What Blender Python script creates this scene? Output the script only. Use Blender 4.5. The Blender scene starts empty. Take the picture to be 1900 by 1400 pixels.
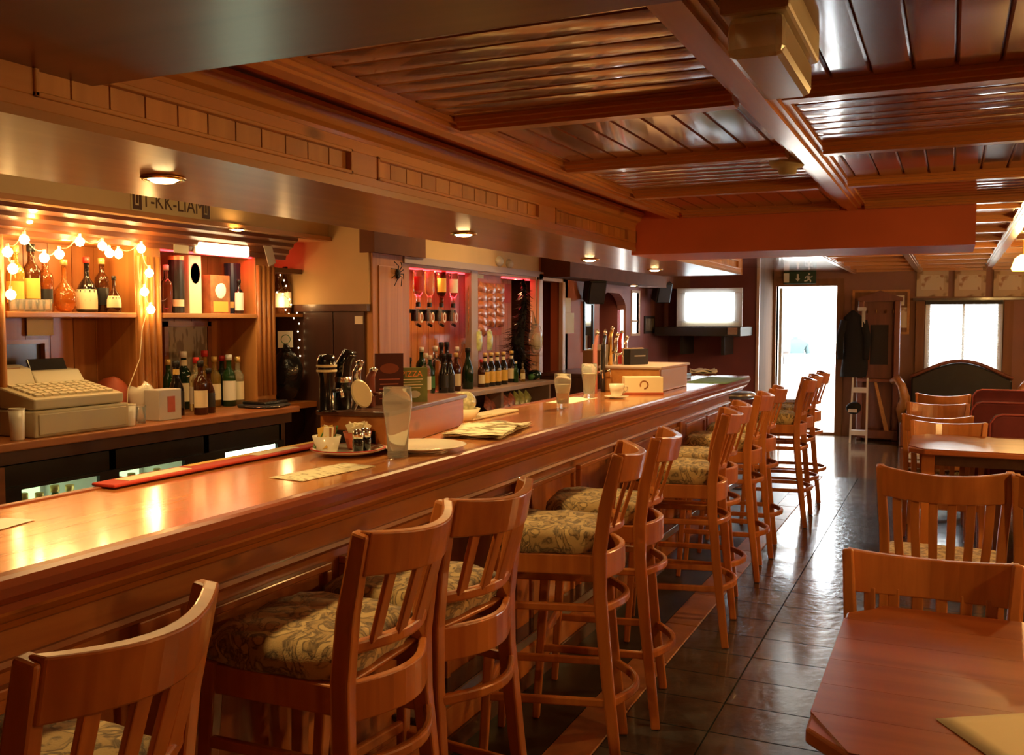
import bpy, math, random
import numpy as np
from mathutils import Vector, Matrix
random.seed(7)
PI = math.pi
SC = bpy.context.scene
COL = SC.collection

# ------------------------------------------------------------------ camera
F_PX, CX, CY, VPX, VPY, CAM_H = 1750.0, 950.0, 700.0, 1765.0, 595.0, 1.5
_y = np.array([VPX-CX, VPY-CY, F_PX]); _y /= np.linalg.norm(_y)
_p2 = np.array([VPX-3000-CX, VPY-CY, F_PX])
_n = np.cross(_p2, _y); _n /= np.linalg.norm(_n)
if _n[1] > 0: _n = -_n
_x = np.cross(_y, _n); _x /= np.linalg.norm(_x)
ROT = np.stack([_x, _y, _n])
cam_d = bpy.data.cameras.new('camera'); cam = bpy.data.objects.new('camera', cam_d); COL.objects.link(cam)
cr, cu, cb = ROT @ np.array([1, 0, 0]), ROT @ np.array([0, -1, 0]), ROT @ np.array([0, 0, -1])
cam.matrix_world = Matrix(((cr[0], cu[0], cb[0], 0), (cr[1], cu[1], cb[1], 0), (cr[2], cu[2], cb[2], CAM_H), (0, 0, 0, 1)))
cam_d.sensor_fit = 'HORIZONTAL'; cam_d.sensor_width = 36; cam_d.lens = F_PX/1900*36
cam_d.clip_start = 0.05; cam_d.clip_end = 200
SC.camera = cam
# measuring helpers: the real-world point seen at a pixel, on a plane of known x, y or z
def _ray(px, py): return ROT @ np.array([px-CX, py-CY, F_PX])
def pz(px, py, z): d = _ray(px, py); t = (z-CAM_H)/d[2]; return (d[0]*t, d[1]*t, z)
def pxx(px, py, x): d = _ray(px, py); t = x/d[0]; return (x, d[1]*t, CAM_H+d[2]*t)
def pyy(px, py, y): d = _ray(px, py); t = y/d[1]; return (d[0]*t, y, CAM_H+d[2]*t)

# ------------------------------------------------------------------ world / exposure
w = bpy.data.worlds.new('daylight'); SC.world = w; w.use_nodes = True
bg = w.node_tree.nodes['Background']; bg.inputs[0].default_value = (0.88, 0.95, 1.0, 1); bg.inputs[1].default_value = 18.0
SC.view_settings.view_transform = 'Standard'; SC.view_settings.look = 'None'
SC.view_settings.exposure = 0.3; SC.view_settings.gamma = 1.0; SC.view_settings.use_curve_mapping = False
SC.cycles.max_bounces = 8; SC.cycles.transmission_bounces = 8
WARM = (1.0, 0.58, 0.18); WARM2 = (1.0, 0.64, 0.23)

# ------------------------------------------------------------------ materials
MATS = {}
def _new(name):
    m = bpy.data.materials.new(name); m.use_nodes = True
    nt = m.node_tree; b = nt.nodes['Principled BSDF']
    MATS[name] = m
    return m, nt, b
def plain(name, c, rough=.5, metal=0, coat=0, trans=0, emit=None, es=0, var=0.0, vscale=8, bump=0, bscale=40, alpha=1, ior=1.45):
    m, nt, b = _new(name)
    b.inputs['Base Color'].default_value = (*c, 1); b.inputs['Roughness'].default_value = rough
    b.inputs['Metallic'].default_value = metal; b.inputs['Coat Weight'].default_value = coat; b.inputs['Coat Roughness'].default_value = .10
    b.inputs['Transmission Weight'].default_value = trans; b.inputs['IOR'].default_value = ior
    if emit: b.inputs['Emission Color'].default_value = (*emit, 1); b.inputs['Emission Strength'].default_value = es
    if var or bump:
        tc = nt.nodes.new('ShaderNodeTexCoord')
    if var:
        n = nt.nodes.new('ShaderNodeTexNoise'); n.inputs['Scale'].default_value = vscale; n.inputs['Detail'].default_value = 5
        nt.links.new(tc.outputs['Object'], n.inputs['Vector'])
        r = nt.nodes.new('ShaderNodeValToRGB')
        r.color_ramp.elements[0].position = .3; r.color_ramp.elements[1].position = .7
        r.color_ramp.elements[0].color = (*[v*(1-var) for v in c], 1); r.color_ramp.elements[1].color = (*[min(1, v*(1+var)) for v in c], 1)
        nt.links.new(n.outputs['Fac'], r.inputs['Fac']); nt.links.new(r.outputs['Color'], b.inputs['Base Color'])
    if bump:
        n2 = nt.nodes.new('ShaderNodeTexNoise'); n2.inputs['Scale'].default_value = bscale; n2.inputs['Detail'].default_value = 4
        nt.links.new(tc.outputs['Object'], n2.inputs['Vector'])
        bp = nt.nodes.new('ShaderNodeBump'); bp.inputs['Strength'].default_value = bump; bp.inputs['Distance'].default_value = .01
        nt.links.new(n2.outputs['Fac'], bp.inputs['Height']); nt.links.new(bp.outputs['Normal'], b.inputs['Normal'])
    return m
def wood(name, c1, c2, axis='Y', rough=.35, coat=.3, scale=22, knots=0.0, rnd=.25, croug=.12, bump=.05):
    m, nt, b = _new(name); N = nt.nodes; L = nt.links
    tc = N.new('ShaderNodeTexCoord'); oi = N.new('ShaderNodeObjectInfo')
    mp = N.new('ShaderNodeMapping')
    s = [1.0, 1.0, 1.0]; s['XYZ'.index(axis)] = .06
    mp.inputs['Scale'].default_value = s
    L.new(tc.outputs['Object'], mp.inputs['Vector'])
    va = N.new('ShaderNodeVectorMath'); va.operation = 'SCALE'; va.inputs[0].default_value = (7.1, 3.7, 5.3)
    L.new(oi.outputs['Random'], va.inputs['Scale']); L.new(va.outputs[0], mp.inputs['Location'])
    n = N.new('ShaderNodeTexNoise'); n.inputs['Scale'].default_value = scale; n.inputs['Detail'].default_value = 6; n.inputs['Distortion'].default_value = .6
    L.new(mp.outputs[0], n.inputs['Vector'])
    r = N.new('ShaderNodeValToRGB'); r.color_ramp.elements[0].position = .32; r.color_ramp.elements[1].position = .68
    r.color_ramp.elements[0].color = (*c1, 1); r.color_ramp.elements[1].color = (*c2, 1)
    L.new(n.outputs['Fac'], r.inputs['Fac'])
    col = r.outputs['Color']
    if knots:
        vo = N.new('ShaderNodeTexVoronoi'); vo.inputs['Scale'].default_value = 5.5
        mp2 = N.new('ShaderNodeMapping'); s2 = [1.0, 1.0, 1.0]; s2['XYZ'.index(axis)] = .55; mp2.inputs['Scale'].default_value = s2
        L.new(tc.outputs['Object'], mp2.inputs['Vector']); L.new(va.outputs[0], mp2.inputs['Location']); L.new(mp2.outputs[0], vo.inputs['Vector'])
        kr = N.new('ShaderNodeValToRGB'); kr.color_ramp.elements[0].position = .04; kr.color_ramp.elements[1].position = .14
        kr.color_ramp.elements[0].color = (1-knots,)*3+(1,); kr.color_ramp.elements[1].color = (1, 1, 1, 1)
        L.new(vo.outputs['Distance'], kr.inputs['Fac'])
        mx = N.new('ShaderNodeMix'); mx.data_type = 'RGBA'; mx.blend_type = 'MULTIPLY'; mx.inputs[0].default_value = 1
        L.new(col, mx.inputs[6]); L.new(kr.outputs['Color'], mx.inputs[7]); col = mx.outputs[2]
    hs = N.new('ShaderNodeHueSaturation')
    ma = N.new('ShaderNodeMath'); ma.operation = 'MULTIPLY_ADD'; ma.inputs[1].default_value = rnd; ma.inputs[2].default_value = 1-rnd/2
    L.new(oi.outputs['Random'], ma.inputs[0]); L.new(ma.outputs[0], hs.inputs['Value']); L.new(col, hs.inputs['Color'])
    L.new(hs.outputs['Color'], b.inputs['Base Color'])
    b.inputs['Roughness'].default_value = rough; b.inputs['Coat Weight'].default_value = coat; b.inputs['Coat Roughness'].default_value = croug
    if bump:
        bp = N.new('ShaderNodeBump'); bp.inputs['Strength'].default_value = bump; bp.inputs['Distance'].default_value = .004
        L.new(n.outputs['Fac'], bp.inputs['Height']); L.new(bp.outputs['Normal'], b.inputs['Normal'])
    return m
def fabric(name, c1, c2, c3, scale=26):
    m, nt, b = _new(name); N = nt.nodes; L = nt.links
    tc = N.new('ShaderNodeTexCoord'); n = N.new('ShaderNodeTexNoise'); n.inputs['Scale'].default_value = scale; n.inputs['Detail'].default_value = 3; n.inputs['Distortion'].default_value = 1.6
    L.new(tc.outputs['Object'], n.inputs['Vector'])
    r = N.new('ShaderNodeValToRGB'); e = r.color_ramp.elements
    e[0].position = .40; e[0].color = (*c1, 1); e[1].position = .56; e[1].color = (*c2, 1); k = e.new(.48); k.color = (*c3, 1)
    L.new(n.outputs['Fac'], r.inputs['Fac']); L.new(r.outputs['Color'], b.inputs['Base Color'])
    b.inputs['Roughness'].default_value = .9; b.inputs['Sheen Weight'].default_value = .3
    n2 = N.new('ShaderNodeTexNoise'); n2.inputs['Scale'].default_value = 300
    L.new(tc.outputs['Object'], n2.inputs['Vector'])
    bp = N.new('ShaderNodeBump'); bp.inputs['Strength'].default_value = .3; bp.inputs['Distance'].default_value = .003
    L.new(n2.outputs['Fac'], bp.inputs['Height']); L.new(bp.outputs['Normal'], b.inputs['Normal'])
    return m
def printed(name, base, ink, scale=30, thr=.52, axis=1):
    """paper with blotches of print"""
    m, nt, b = _new(name); N = nt.nodes; L = nt.links
    tc = N.new('ShaderNodeTexCoord'); mp = N.new('ShaderNodeMapping'); s = [1, 1, 1]; s[axis] = 3.2; mp.inputs['Scale'].default_value = s
    L.new(tc.outputs['Object'], mp.inputs['Vector'])
    n = N.new('ShaderNodeTexNoise'); n.inputs['Scale'].default_value = scale; n.inputs['Detail'].default_value = 2
    L.new(mp.outputs[0], n.inputs['Vector'])
    r = N.new('ShaderNodeValToRGB'); e = r.color_ramp.elements
    e[0].position = thr; e[0].color = (*base, 1); e[1].position = thr+.07; e[1].color = (*ink, 1)
    L.new(n.outputs['Fac'], r.inputs['Fac']); L.new(r.outputs['Color'], b.inputs['Base Color']); b.inputs['Roughness'].default_value = .6
    return m
# woods
wood('stool_wood', (.33, .090, .018), (.49, .160, .032), 'Z', .38, .35, 18, rnd=.15)
wood('stool_wood_y', (.33, .090, .018), (.49, .160, .032), 'Y', .38, .35, 18, rnd=.15)
wood('chair_wood', (.38, .125, .03), (.55, .20, .05), 'Z', .38, .4, 18, rnd=.18)
wood('bar_pine', (.30, .088, .017), (.43, .145, .029), 'Y', .42, .25, 16, knots=.65, rnd=.12)
wood('bar_pine_v', (.30, .088, .017), (.43, .145, .029), 'Z', .42, .25, 16, knots=.65, rnd=.2)
wood('bar_nosing', (.20, .042, .014), (.28, .065, .02), 'Y', .3, .5, 16, rnd=.1)
wood('bar_plank', (.44, .15, .040), (.60, .24, .070), 'Y', .22, .6, 14, rnd=.2, croug=.10)
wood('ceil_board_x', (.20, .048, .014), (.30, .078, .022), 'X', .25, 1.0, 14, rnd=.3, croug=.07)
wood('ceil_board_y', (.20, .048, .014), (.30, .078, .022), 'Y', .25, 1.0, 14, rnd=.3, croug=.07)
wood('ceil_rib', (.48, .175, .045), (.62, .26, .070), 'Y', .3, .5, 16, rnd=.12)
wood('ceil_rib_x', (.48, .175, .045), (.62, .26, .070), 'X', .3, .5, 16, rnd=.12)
wood('beam_dark', (.15, .030, .009), (.23, .052, .014), 'X', .4, .35, 10, rnd=.1, croug=.25)
wood('canopy_pine', (.45, .18, .042), (.58, .265, .068), 'Y', .42, .25, 16, knots=.55, rnd=.12)
wood('canopy_board', (.46, .19, .044), (.60, .285, .074), 'Z', .42, .25, 16, knots=.5, rnd=.3)
wood('canopy_under', (.36, .17, .055), (.46, .235, .085), 'Y', .3, .5, 10, rnd=.1, croug=.2)
wood('shelf_pine', (.40, .15, .036), (.55, .23, .06), 'Z', .42, .2, 20, rnd=.15)
wood('shelf_pine_y', (.44, .17, .042), (.60, .26, .07), 'Y', .42, .25, 20, rnd=.15)
wood('cornice_wood', (.16, .045, .014), (.25, .075, .022), 'Y', .4, .25, 16)
wood('back_board', (.34, .115, .028), (.48, .18, .045), 'Z', .45, .15, 16, rnd=.25)
wood('dark_wood', (.045, .016, .009), (.075, .026, .014), 'Z', .4, .3, 14)
wood('dark_wood_y', (.06, .020, .011), (.095, .034, .017), 'Y', .35, .4, 14)
wood('table_wood', (.25, .060, .019), (.37, .11, .032), 'X', .35, .35, 12, rnd=.22, croug=.2)
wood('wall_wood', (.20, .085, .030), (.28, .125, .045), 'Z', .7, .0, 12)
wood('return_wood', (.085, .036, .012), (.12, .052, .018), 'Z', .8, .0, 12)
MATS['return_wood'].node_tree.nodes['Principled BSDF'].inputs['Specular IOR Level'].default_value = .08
wood('hall_wood', (.16, .045, .022), (.24, .075, .035), 'Z', .45, .25, 14)
# paints
plain('red_paint', (.58, .14, .055), .55, var=.1, vscale=3)
plain('cream_paint', (.62, .40, .17), .6, var=.07, vscale=3)
plain('brown_paint', (.16, .055, .022), .85, var=.1)
plain('orange_paint', (.42, .125, .045), .6, var=.08, vscale=3)
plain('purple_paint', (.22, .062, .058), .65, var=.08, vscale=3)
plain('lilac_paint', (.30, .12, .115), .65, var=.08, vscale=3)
plain('far_wall', (.30, .145, .085), .7, var=.1, vscale=2)
plain('pale_trim', (.62, .42, .30), .4)
plain('lilac_trim', (.42, .30, .26), .5)
plain('white_paint', (.80, .78, .74), .5)
plain('ceiling_paint', (.45, .20, .08), .6)
plain('slate_a', (.036, .039, .044), .22, coat=.7, var=.45, vscale=7, bump=.4, bscale=16)
plain('slate_b', (.048, .049, .050), .25, coat=.7, var=.45, vscale=7, bump=.4, bscale=16)
plain('grout', (.022, .020, .018), .8)
plain('terracotta', (.34, .14, .06), .4, var=.25, vscale=6, bump=.15, bscale=30)
plain('tan_floor', (.24, .15, .08), .16, coat=1, var=.2, vscale=4)
plain('dark_floor', (.030, .022, .018), .4, var=.3, vscale=6)
plain('black_plastic', (.012, .011, .011), .35)
plain('dark_gloss', (.03, .028, .03), .15, coat=.6)
plain('charcoal', (.035, .03, .028), .6)
plain('chrome', (.8, .78, .74), .16, metal=1)
plain('mirror_glass', (.95, .95, .95), .02, metal=1)
plain('brass', (.75, .48, .16), .25, metal=1)
plain('grey_steel', (.42, .40, .38), .3, metal=.8)
plain('ivory_plastic', (.50, .43, .27), .45)
plain('ivory_pale', (.64, .57, .40), .45)
plain('silver_plastic', (.52, .49, .44), .4)
plain('paper', (.78, .70, .50), .7)
plain('paper_white', (.86, .82, .72), .7)
plain('china', (.80, .75, .62), .25, coat=.4)
plain('red_mat', (.50, .045, .025), .7)
plain('green_mat', (.13, .22, .06), .7, var=.3, vscale=20)
plain('maroon', (.13, .020, .024), .8, var=.15)
plain('piping', (.30, .06, .06), .6)
plain('black_leather', (.020, .016, .015), .4, var=.2)
plain('coat_cloth', (.014, .013, .014), .9, bump=.5, bscale=12)
plain('black_foil', (.012, .012, .013), .18, coat=.5, bump=.9, bscale=30)
plain('beer_glass', (.93, .93, .88), .10, trans=.82, ior=1.2)
plain('cover_plastic', (.82, .74, .56), .2, trans=.45, ior=1.3)
plain('clear_glass', (.95, .96, .94), .02, trans=1.0, ior=1.45)
plain('thin_plastic', (.85, .85, .80), .12, trans=.85, ior=1.2)
plain('green_glass', (.04, .16, .04), .06, trans=.75)
plain('dark_green_glass', (.012, .045, .018), .06, trans=.4)
plain('brown_glass', (.10, .028, .008), .06, trans=.5)
plain('black_glass', (.010, .008, .008), .06, coat=.5)
plain('whiskey', (.62, .22, .04), .05, trans=.7)
plain('amber_glass', (.40, .11, .02), .06, trans=.65)
plain('pale_spirit', (.80, .72, .45), .05, trans=.8)
plain('gold_spirit', (.72, .44, .08), .05, trans=.75)
plain('blue_glass', (.02, .06, .38), .08, trans=.4)
plain('beer', (.70, .38, .06), .05, trans=.8, ior=1.33)
plain('foam', (.85, .76, .55), .7)
plain('label_cream', (.80, .70, .46), .6)
plain('label_white', (.84, .80, .68), .6)
plain('label_yellow', (.75, .45, .08), .6)
plain('label_orange', (.80, .28, .05), .6)
plain('label_black', (.02, .018, .016), .5)
plain('label_red', (.45, .03, .02), .5)
plain('label_green', (.06, .20, .06), .5)
plain('tube_yellow', (.80, .58, .16), .5)
plain('tube_dark', (.018, .022, .020), .35)
plain('tube_navy', (.012, .016, .035), .35)
plain('carton_brown', (.30, .12, .04), .5, var=.3, vscale=20)
plain('cap_red', (.55, .03, .02), .4)
plain('cap_gold', (.78, .55, .18), .35, metal=.5)
plain('cap_white', (.82, .80, .74), .4)
plain('cap_black', (.015, .014, .014), .4)
plain('crisp_bag', (.50, .16, .06), .3, coat=.4, var=.5, vscale=24)
plain('crisp_green', (.52, .55, .18), .3, coat=.4, var=.4, vscale=24)
plain('crisp_pale', (.50, .46, .28), .25, coat=.5, var=.5, vscale=40)
plain('pink_pack', (.62, .22, .17), .35, coat=.3, var=.5, vscale=30)
plain('card_red', (.45, .09, .035), .5, var=.2, vscale=10)
plain('menu_maroon', (.075, .012, .010), .35)
plain('menu_green', (.16, .19, .05), .4, var=.3, vscale=10)
plain('menu_ellipse', (.46, .13, .08), .5)
plain('tap_stout', (.010, .010, .012), .15, coat=.6)
plain('tap_cream', (.74, .66, .42), .35)
plain('brown_ceramic', (.22, .05, .03), .3)
plain('sign_green', (.025, .060, .030), .4)
plain('sign_white', (.70, .72, .62), .4)
plain('plate_yellow', (.66, .50, .22), .5)
plain('letter_brown', (.09, .035, .015), .5)
plain('mint_jacket', (.045, .075, .08), .8)
plain('trousers', (.30, .30, .32), .8)
plain('skin', (.65, .42, .32), .6)
plain('white_hair', (.85, .82, .78), .8)
plain('stone_white', (.85, .84, .80), .7)
plain('flame_orange', (.80, .20, .04), .5)
plain('pink_cloth', (.55, .22, .22), .7)
plain('stone_pale', (.55, .48, .38), .7, var=.15)
# emitters: lamps and screens only
plain('bulb_warm', (1, .8, .5), .4, emit=(1.0, .60, .20), es=28)
plain('fairy_tiny', (1, .8, .5), .4, emit=(1.0, .68, .30), es=14)
plain('downlight', (1, .8, .5), .4, emit=(1.0, .66, .26), es=30)
plain('tube_lamp', (1, .9, .8), .4, emit=(1.0, .80, .42), es=9)
plain('fridge_light', (.9, 1, .9), .4, emit=(.80, 1.0, .72), es=4.5)
plain('fridge_dim', (.9, 1, .8), .4, emit=(.72, 1.0, .55), es=.9)
plain('tv_screen', (.9, 1, 1), .2, emit=(.86, .96, 1.0), es=2.6)
plain('tv_blue', (.3, .6, .8), .2, emit=(.35, .68, .85), es=1.3)
plain('shade_glow', (1, .7, .3), .5, emit=(1.0, .55, .12), es=7)
plain('led_red', (1, .1, .1), .5, emit=(1.0, .04, .05), es=5)
fabric('cushion', (.36, .24, .095), (.48, .34, .145), (.09, .055, .025), 17)
fabric('chair_cushion', (.10, .06, .03), (.40, .31, .15), (.22, .15, .07), 30)
printed('newsprint', (.74, .66, .46), (.20, .15, .07), 16, .50)
printed('menu_print', (.78, .69, .46), (.30, .22, .10), 30, .56)
printed('poster_print', (.60, .44, .25), (.30, .18, .08), 5, .56)
printed('map_print', (.70, .58, .38), (.45, .24, .12), 9, .55)
printed('picture_print', (.32, .28, .20), (.16, .12, .08), 10, .5)

# ------------------------------------------------------------------ mesh helpers
class MB:
    def __init__(s): s.v = []; s.f = []
    def _add(s, vs, fs):
        o = len(s.v); s.v += [tuple(p) for p in vs]; s.f += [tuple(i+o for i in f) for f in fs]; return s
    def box(s, x0, x1, y0, y1, z0, z1):
        v = [(x, y, z) for x in (x0, x1) for y in (y0, y1) for z in (z0, z1)]
        return s._add(v, [(0, 1, 3, 2), (4, 6, 7, 5), (0, 4, 5, 1), (2, 3, 7, 6), (0, 2, 6, 4), (1, 5, 7, 3)])
    def obox(s, c, size, M=None):
        hx, hy, hz = [q/2 for q in size]; M = M or Matrix.Identity(3)
        v = [Vector(c)+M @ Vector((x, y, z)) for x in (-hx, hx) for y in (-hy, hy) for z in (-hz, hz)]
        return s._add(v, [(0, 1, 3, 2), (4, 6, 7, 5), (0, 4, 5, 1), (2, 3, 7, 6), (0, 2, 6, 4), (1, 5, 7, 3)])
    def lathe(s, prof, seg=16, c=(0, 0, 0), a0=0, a1=2*PI):
        full = abs(a1-a0-2*PI) < 1e-6; n = seg if full else seg+1
        vs = []; fs = []
        for r, z in prof:
            for k in range(n):
                a = a0+(a1-a0)*k/seg; vs.append((c[0]+r*math.cos(a), c[1]+r*math.sin(a), c[2]+z))
        for i in range(len(prof)-1):
            for k in range(seg):
                k2 = (k+1) % n
                fs.append((i*n+k, i*n+k2, (i+1)*n+k2, (i+1)*n+k))
        if full:
            if prof[0][0] > 1e-6 and prof[-1][0] <= 1e-6: fs.append(tuple(range(n-1, -1, -1)))
            if prof[-1][0] > 1e-6 and prof[0][0] <= 1e-6: fs.append(tuple((len(prof)-1)*n+k for k in range(n)))
        return s._add(vs, fs)
    def sweep(s, path, w, h, up=(0, 0, 1), closed=False, taper=None):
        """rectangle w (sideways) x h (along up) carried along a path"""
        P = [Vector(p) for p in path]; n = len(P); vs = []; fs = []; U = Vector(up)
        for i, p in enumerate(P):
            if closed: t = (P[(i+1) % n]-P[i-1])
            else: t = P[min(i+1, n-1)]-P[max(i-1, 0)]
            t.normalize(); sd = t.cross(U)
            if sd.length < 1e-5: sd = Vector((1, 0, 0))
            sd.normalize(); u = sd.cross(t).normalized(); k = taper[i] if taper else 1
            for a, b in ((-1, -1), (1, -1), (1, 1), (-1, 1)): vs.append(p+sd*(a*w*k/2)+u*(b*h*k/2))
        for i in range(n if closed else n-1):
            j = (i+1) % n
            for k in range(4): fs.append((i*4+k, i*4+(k+1) % 4, j*4+(k+1) % 4, j*4+k))
        if not closed: fs += [(3, 2, 1, 0), tuple((n-1)*4+k for k in range(4))]
        return s._add(vs, fs)
    def tube(s, path, r, seg=8, radii=None):
        P = [Vector(p) for p in path]; n = len(P); vs = []; fs = []; prev = None
        for i, p in enumerate(P):
            t = (P[min(i+1, n-1)]-P[max(i-1, 0)]).normalized()
            if prev is None:
                a = Vector((0, 0, 1)) if abs(t.z) < .9 else Vector((1, 0, 0)); sd = t.cross(a).normalized()
            else: sd = (prev-t*prev.dot(t)).normalized()
            prev = sd; u = t.cross(sd); rr = radii[i] if radii else r
            for k in range(seg):
                a = 2*PI*k/seg; vs.append(p+sd*(rr*math.cos(a))+u*(rr*math.sin(a)))
        for i in range(n-1):
            for k in range(seg): fs.append((i*seg+k, i*seg+(k+1) % seg, (i+1)*seg+(k+1) % seg, (i+1)*seg+k))
        fs += [tuple(range(seg-1, -1, -1)), tuple((n-1)*seg+k for k in range(seg))]
        return s._add(vs, fs)
    def prism(s, poly, z0, z1):
        n = len(poly); vs = [(x, y, z0) for x, y in poly]+[(x, y, z1) for x, y in poly]
        return s._add(vs, [tuple(range(n-1, -1, -1)), tuple(range(n, 2*n))]+[(k, (k+1) % n, n+(k+1) % n, n+k) for k in range(n)])
    def extrude(s, poly, o, e1, e2, d):
        """polygon in plane (e1,e2) at o, pushed along d"""
        o, e1, e2, d = Vector(o), Vector(e1), Vector(e2), Vector(d); n = len(poly)
        a = [o+e1*x+e2*y for x, y in poly]; vs = a+[p+d for p in a]
        return s._add(vs, [tuple(range(n-1, -1, -1)), tuple(range(n, 2*n))]+[(k, (k+1) % n, n+(k+1) % n, n+k) for k in range(n)])
    def profile_y(s, prof, y0, y1):
        """x-z outline run along y"""
        return s.extrude(prof, (0, y0, 0), (1, 0, 0), (0, 0, 1), (0, y1-y0, 0))
    def mesh(s, name, smooth=False):
        m = bpy.data.meshes.new(name); m.from_pydata(s.v, [], s.f)
        import bmesh
        b = bmesh.new(); b.from_mesh(m); bmesh.ops.recalc_face_normals(b, faces=b.faces); b.to_mesh(m); b.free()
        if smooth: m.polygons.foreach_set('use_smooth', [True]*len(m.polygons))
        return m
    def build(s, name, mat, parent=None, bev=0, smooth=False, sub=0, seg=2):
        m = s.mesh(name, smooth); m.materials.append(MATS[mat])
        return obj(name, m, parent, bev, sub, seg)
def obj(name, mesh, parent=None, bev=0, sub=0, seg=2):
    o = bpy.data.objects.new(name, mesh); COL.objects.link(o)
    if parent: o.parent = parent
    if bev:
        b = o.modifiers.new('bevel', 'BEVEL'); b.width = bev; b.segments = seg; b.limit_method = 'ANGLE'; b.angle_limit = math.radians(40)
    if sub:
        u = o.modifiers.new('sub', 'SUBSURF'); u.levels = sub; u.render_levels = sub
    return o
def B(x0, x1, y0, y1, z0, z1): return MB().box(x0, x1, y0, y1, z0, z1)
def thing(name, label, cat, loc=(0, 0, 0), rz=0, group=None):
    o = bpy.data.objects.new(name, None); o.empty_display_size = .05; COL.objects.link(o)
    o.location = loc; o.rotation_euler = (0, 0, rz)
    return tag(o, label, cat, group)
def tag(o, label, cat, group=None):
    o['label'] = label; o['category'] = cat
    if group: o['group'] = group
    return o
def struct(o, label=None):
    o['kind'] = 'structure'
    if label: o['label'] = label
    return o
def dup(root, loc, rz, label, group=None):
    r = root.copy(); COL.objects.link(r); r.location = loc; r.rotation_euler = (0, 0, rz); r['label'] = label
    if group: r['group'] = group
    for ch in list(root.children):
        c = ch.copy(); COL.objects.link(c); c.parent = r
        for g in list(ch.children):
            d = g.copy(); COL.objects.link(d); d.parent = c
    return r
def text_mesh(body, size, depth=.0006):
    c = bpy.data.curves.new('lettering', 'FONT'); c.body = body; c.size = size; c.extrude = depth; c.align_x = 'CENTER'; c.align_y = 'CENTER'; c.resolution_u = 2
    t = bpy.data.objects.new('lettering', c); COL.objects.link(t); dg = bpy.context.evaluated_depsgraph_get(); dg.update()
    m = bpy.data.meshes.new_from_object(t.evaluated_get(dg)); COL.objects.unlink(t); bpy.data.objects.remove(t)
    return m
def lettering(body, size, M, mat, parent, name='lettering', sx=1.0):
    m = text_mesh(body, size); m.transform(M @ Matrix.Diagonal((sx, 1, 1, 1))); m.materials.clear(); m.materials.append(MATS[mat])
    return obj(name, m, parent)
def frame_x(x, y, z):   # text facing +x, reading along +y
    return Matrix(((0, 0, 1, x), (1, 0, 0, y), (0, 1, 0, z), (0, 0, 0, 1)))
def frame_my(x, y, z):  # text facing -y, reading along +x
    return Matrix(((1, 0, 0, x), (0, 0, -1, y), (0, 1, 0, z), (0, 0, 0, 1)))
def light(name, kind, loc, energy, color, size=.05, rot=None, parent=None, **k):
    d = bpy.data.lights.new(name, kind); d.energy = energy; d.color = color
    if kind == 'AREA':
        d.size = size; 
        if 'sy' in k: d.shape = 'RECTANGLE'; d.size_y = k['sy']
    else: d.shadow_soft_size = size
    if kind == 'SPOT': d.spot_size = k.get('cone', 2.2); d.spot_blend = .8
    o = bpy.data.objects.new(name, d); COL.objects.link(o); o.location = loc
    if rot: o.rotation_euler = rot
    if parent: o.parent = parent
    return o
# ================================================================== THE SETTING
ZC, ZF, ZR = 2.0, 2.15, 2.6            # near ceiling, far ceiling, roof
def wall_y(name, y0, y1, xa, xb, za, zb, mat, holes=()):
    """wall across the room (thin in y) with rectangular holes (x0,x1,z0,z1)"""
    m = MB(); xs = sorted({xa, xb, *[h[0] for h in holes], *[h[1] for h in holes]}); zs = sorted({za, zb, *[h[2] for h in holes], *[h[3] for h in holes]})
    for i in range(len(xs)-1):
        for j in range(len(zs)-1):
            cx, cz = (xs[i]+xs[i+1])/2, (zs[j]+zs[j+1])/2
            if any(h[0] < cx < h[1] and h[2] < cz < h[3] for h in holes): continue
            m.box(xs[i], xs[i+1], y0, y1, zs[j], zs[j+1])
    return struct(m.build(name, mat))
def wall_x(name, x0, x1, ya, yb, za, zb, mat, holes=()):
    m = MB(); ys = sorted({ya, yb, *[h[0] for h in holes], *[h[1] for h in holes]}); zs = sorted({za, zb, *[h[2] for h in holes], *[h[3] for h in holes]})
    for i in range(len(ys)-1):
        for j in range(len(zs)-1):
            cy, cz = (ys[i]+ys[i+1])/2, (zs[j]+zs[j+1])/2
            if any(h[0] < cy < h[1] and h[2] < cz < h[3] for h in holes): continue
            m.box(x0, x1, ys[i], ys[i+1], zs[j], zs[j+1])
    return struct(m.build(name, mat))
DOOR = (-2.13, -1.36, 0.0, 1.96); WIN = (-.245, .52, .85, 1.705)
# floor with separate slate tiles in the aisle
floor = struct(B(-4.2, 3.3, -2.1, 9.5, -.12, -.006).build('floor', 'grout'))
TILE_X = [(-1.092, -.77), (-.77, -.15), (-.15, .47), (.47, 1.09), (1.09, 1.71), (1.71, 2.33)]
tile_meshes = {}
def tile_mesh(wd, v):
    if (round(wd, 3), v) not in tile_meshes:
        t = MB(); hx, hy = wd/2-.0012, .1388; r = random.Random(v*7+int(wd*100))
        c = [(-hx, -hy), (hx, -hy), (hx, hy), (-hx, hy)]
        vs = [(x, y, -.008) for x, y in c]+[(x-math.copysign(.002, x), y-math.copysign(.002, y), .0035+r.uniform(-.0004, .0004)) for x, y in c]
        t._add(vs, [(3, 2, 1, 0), (4, 5, 6, 7), (0, 1, 5, 4), (1, 2, 6, 5), (2, 3, 7, 6), (3, 0, 4, 7)])
        m = t.mesh('tile'); m.materials.append(MATS['slate_a' if v % 2 else 'slate_b']); tile_meshes[(round(wd, 3), v)] = m
    return tile_meshes[(round(wd, 3), v)]
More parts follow.
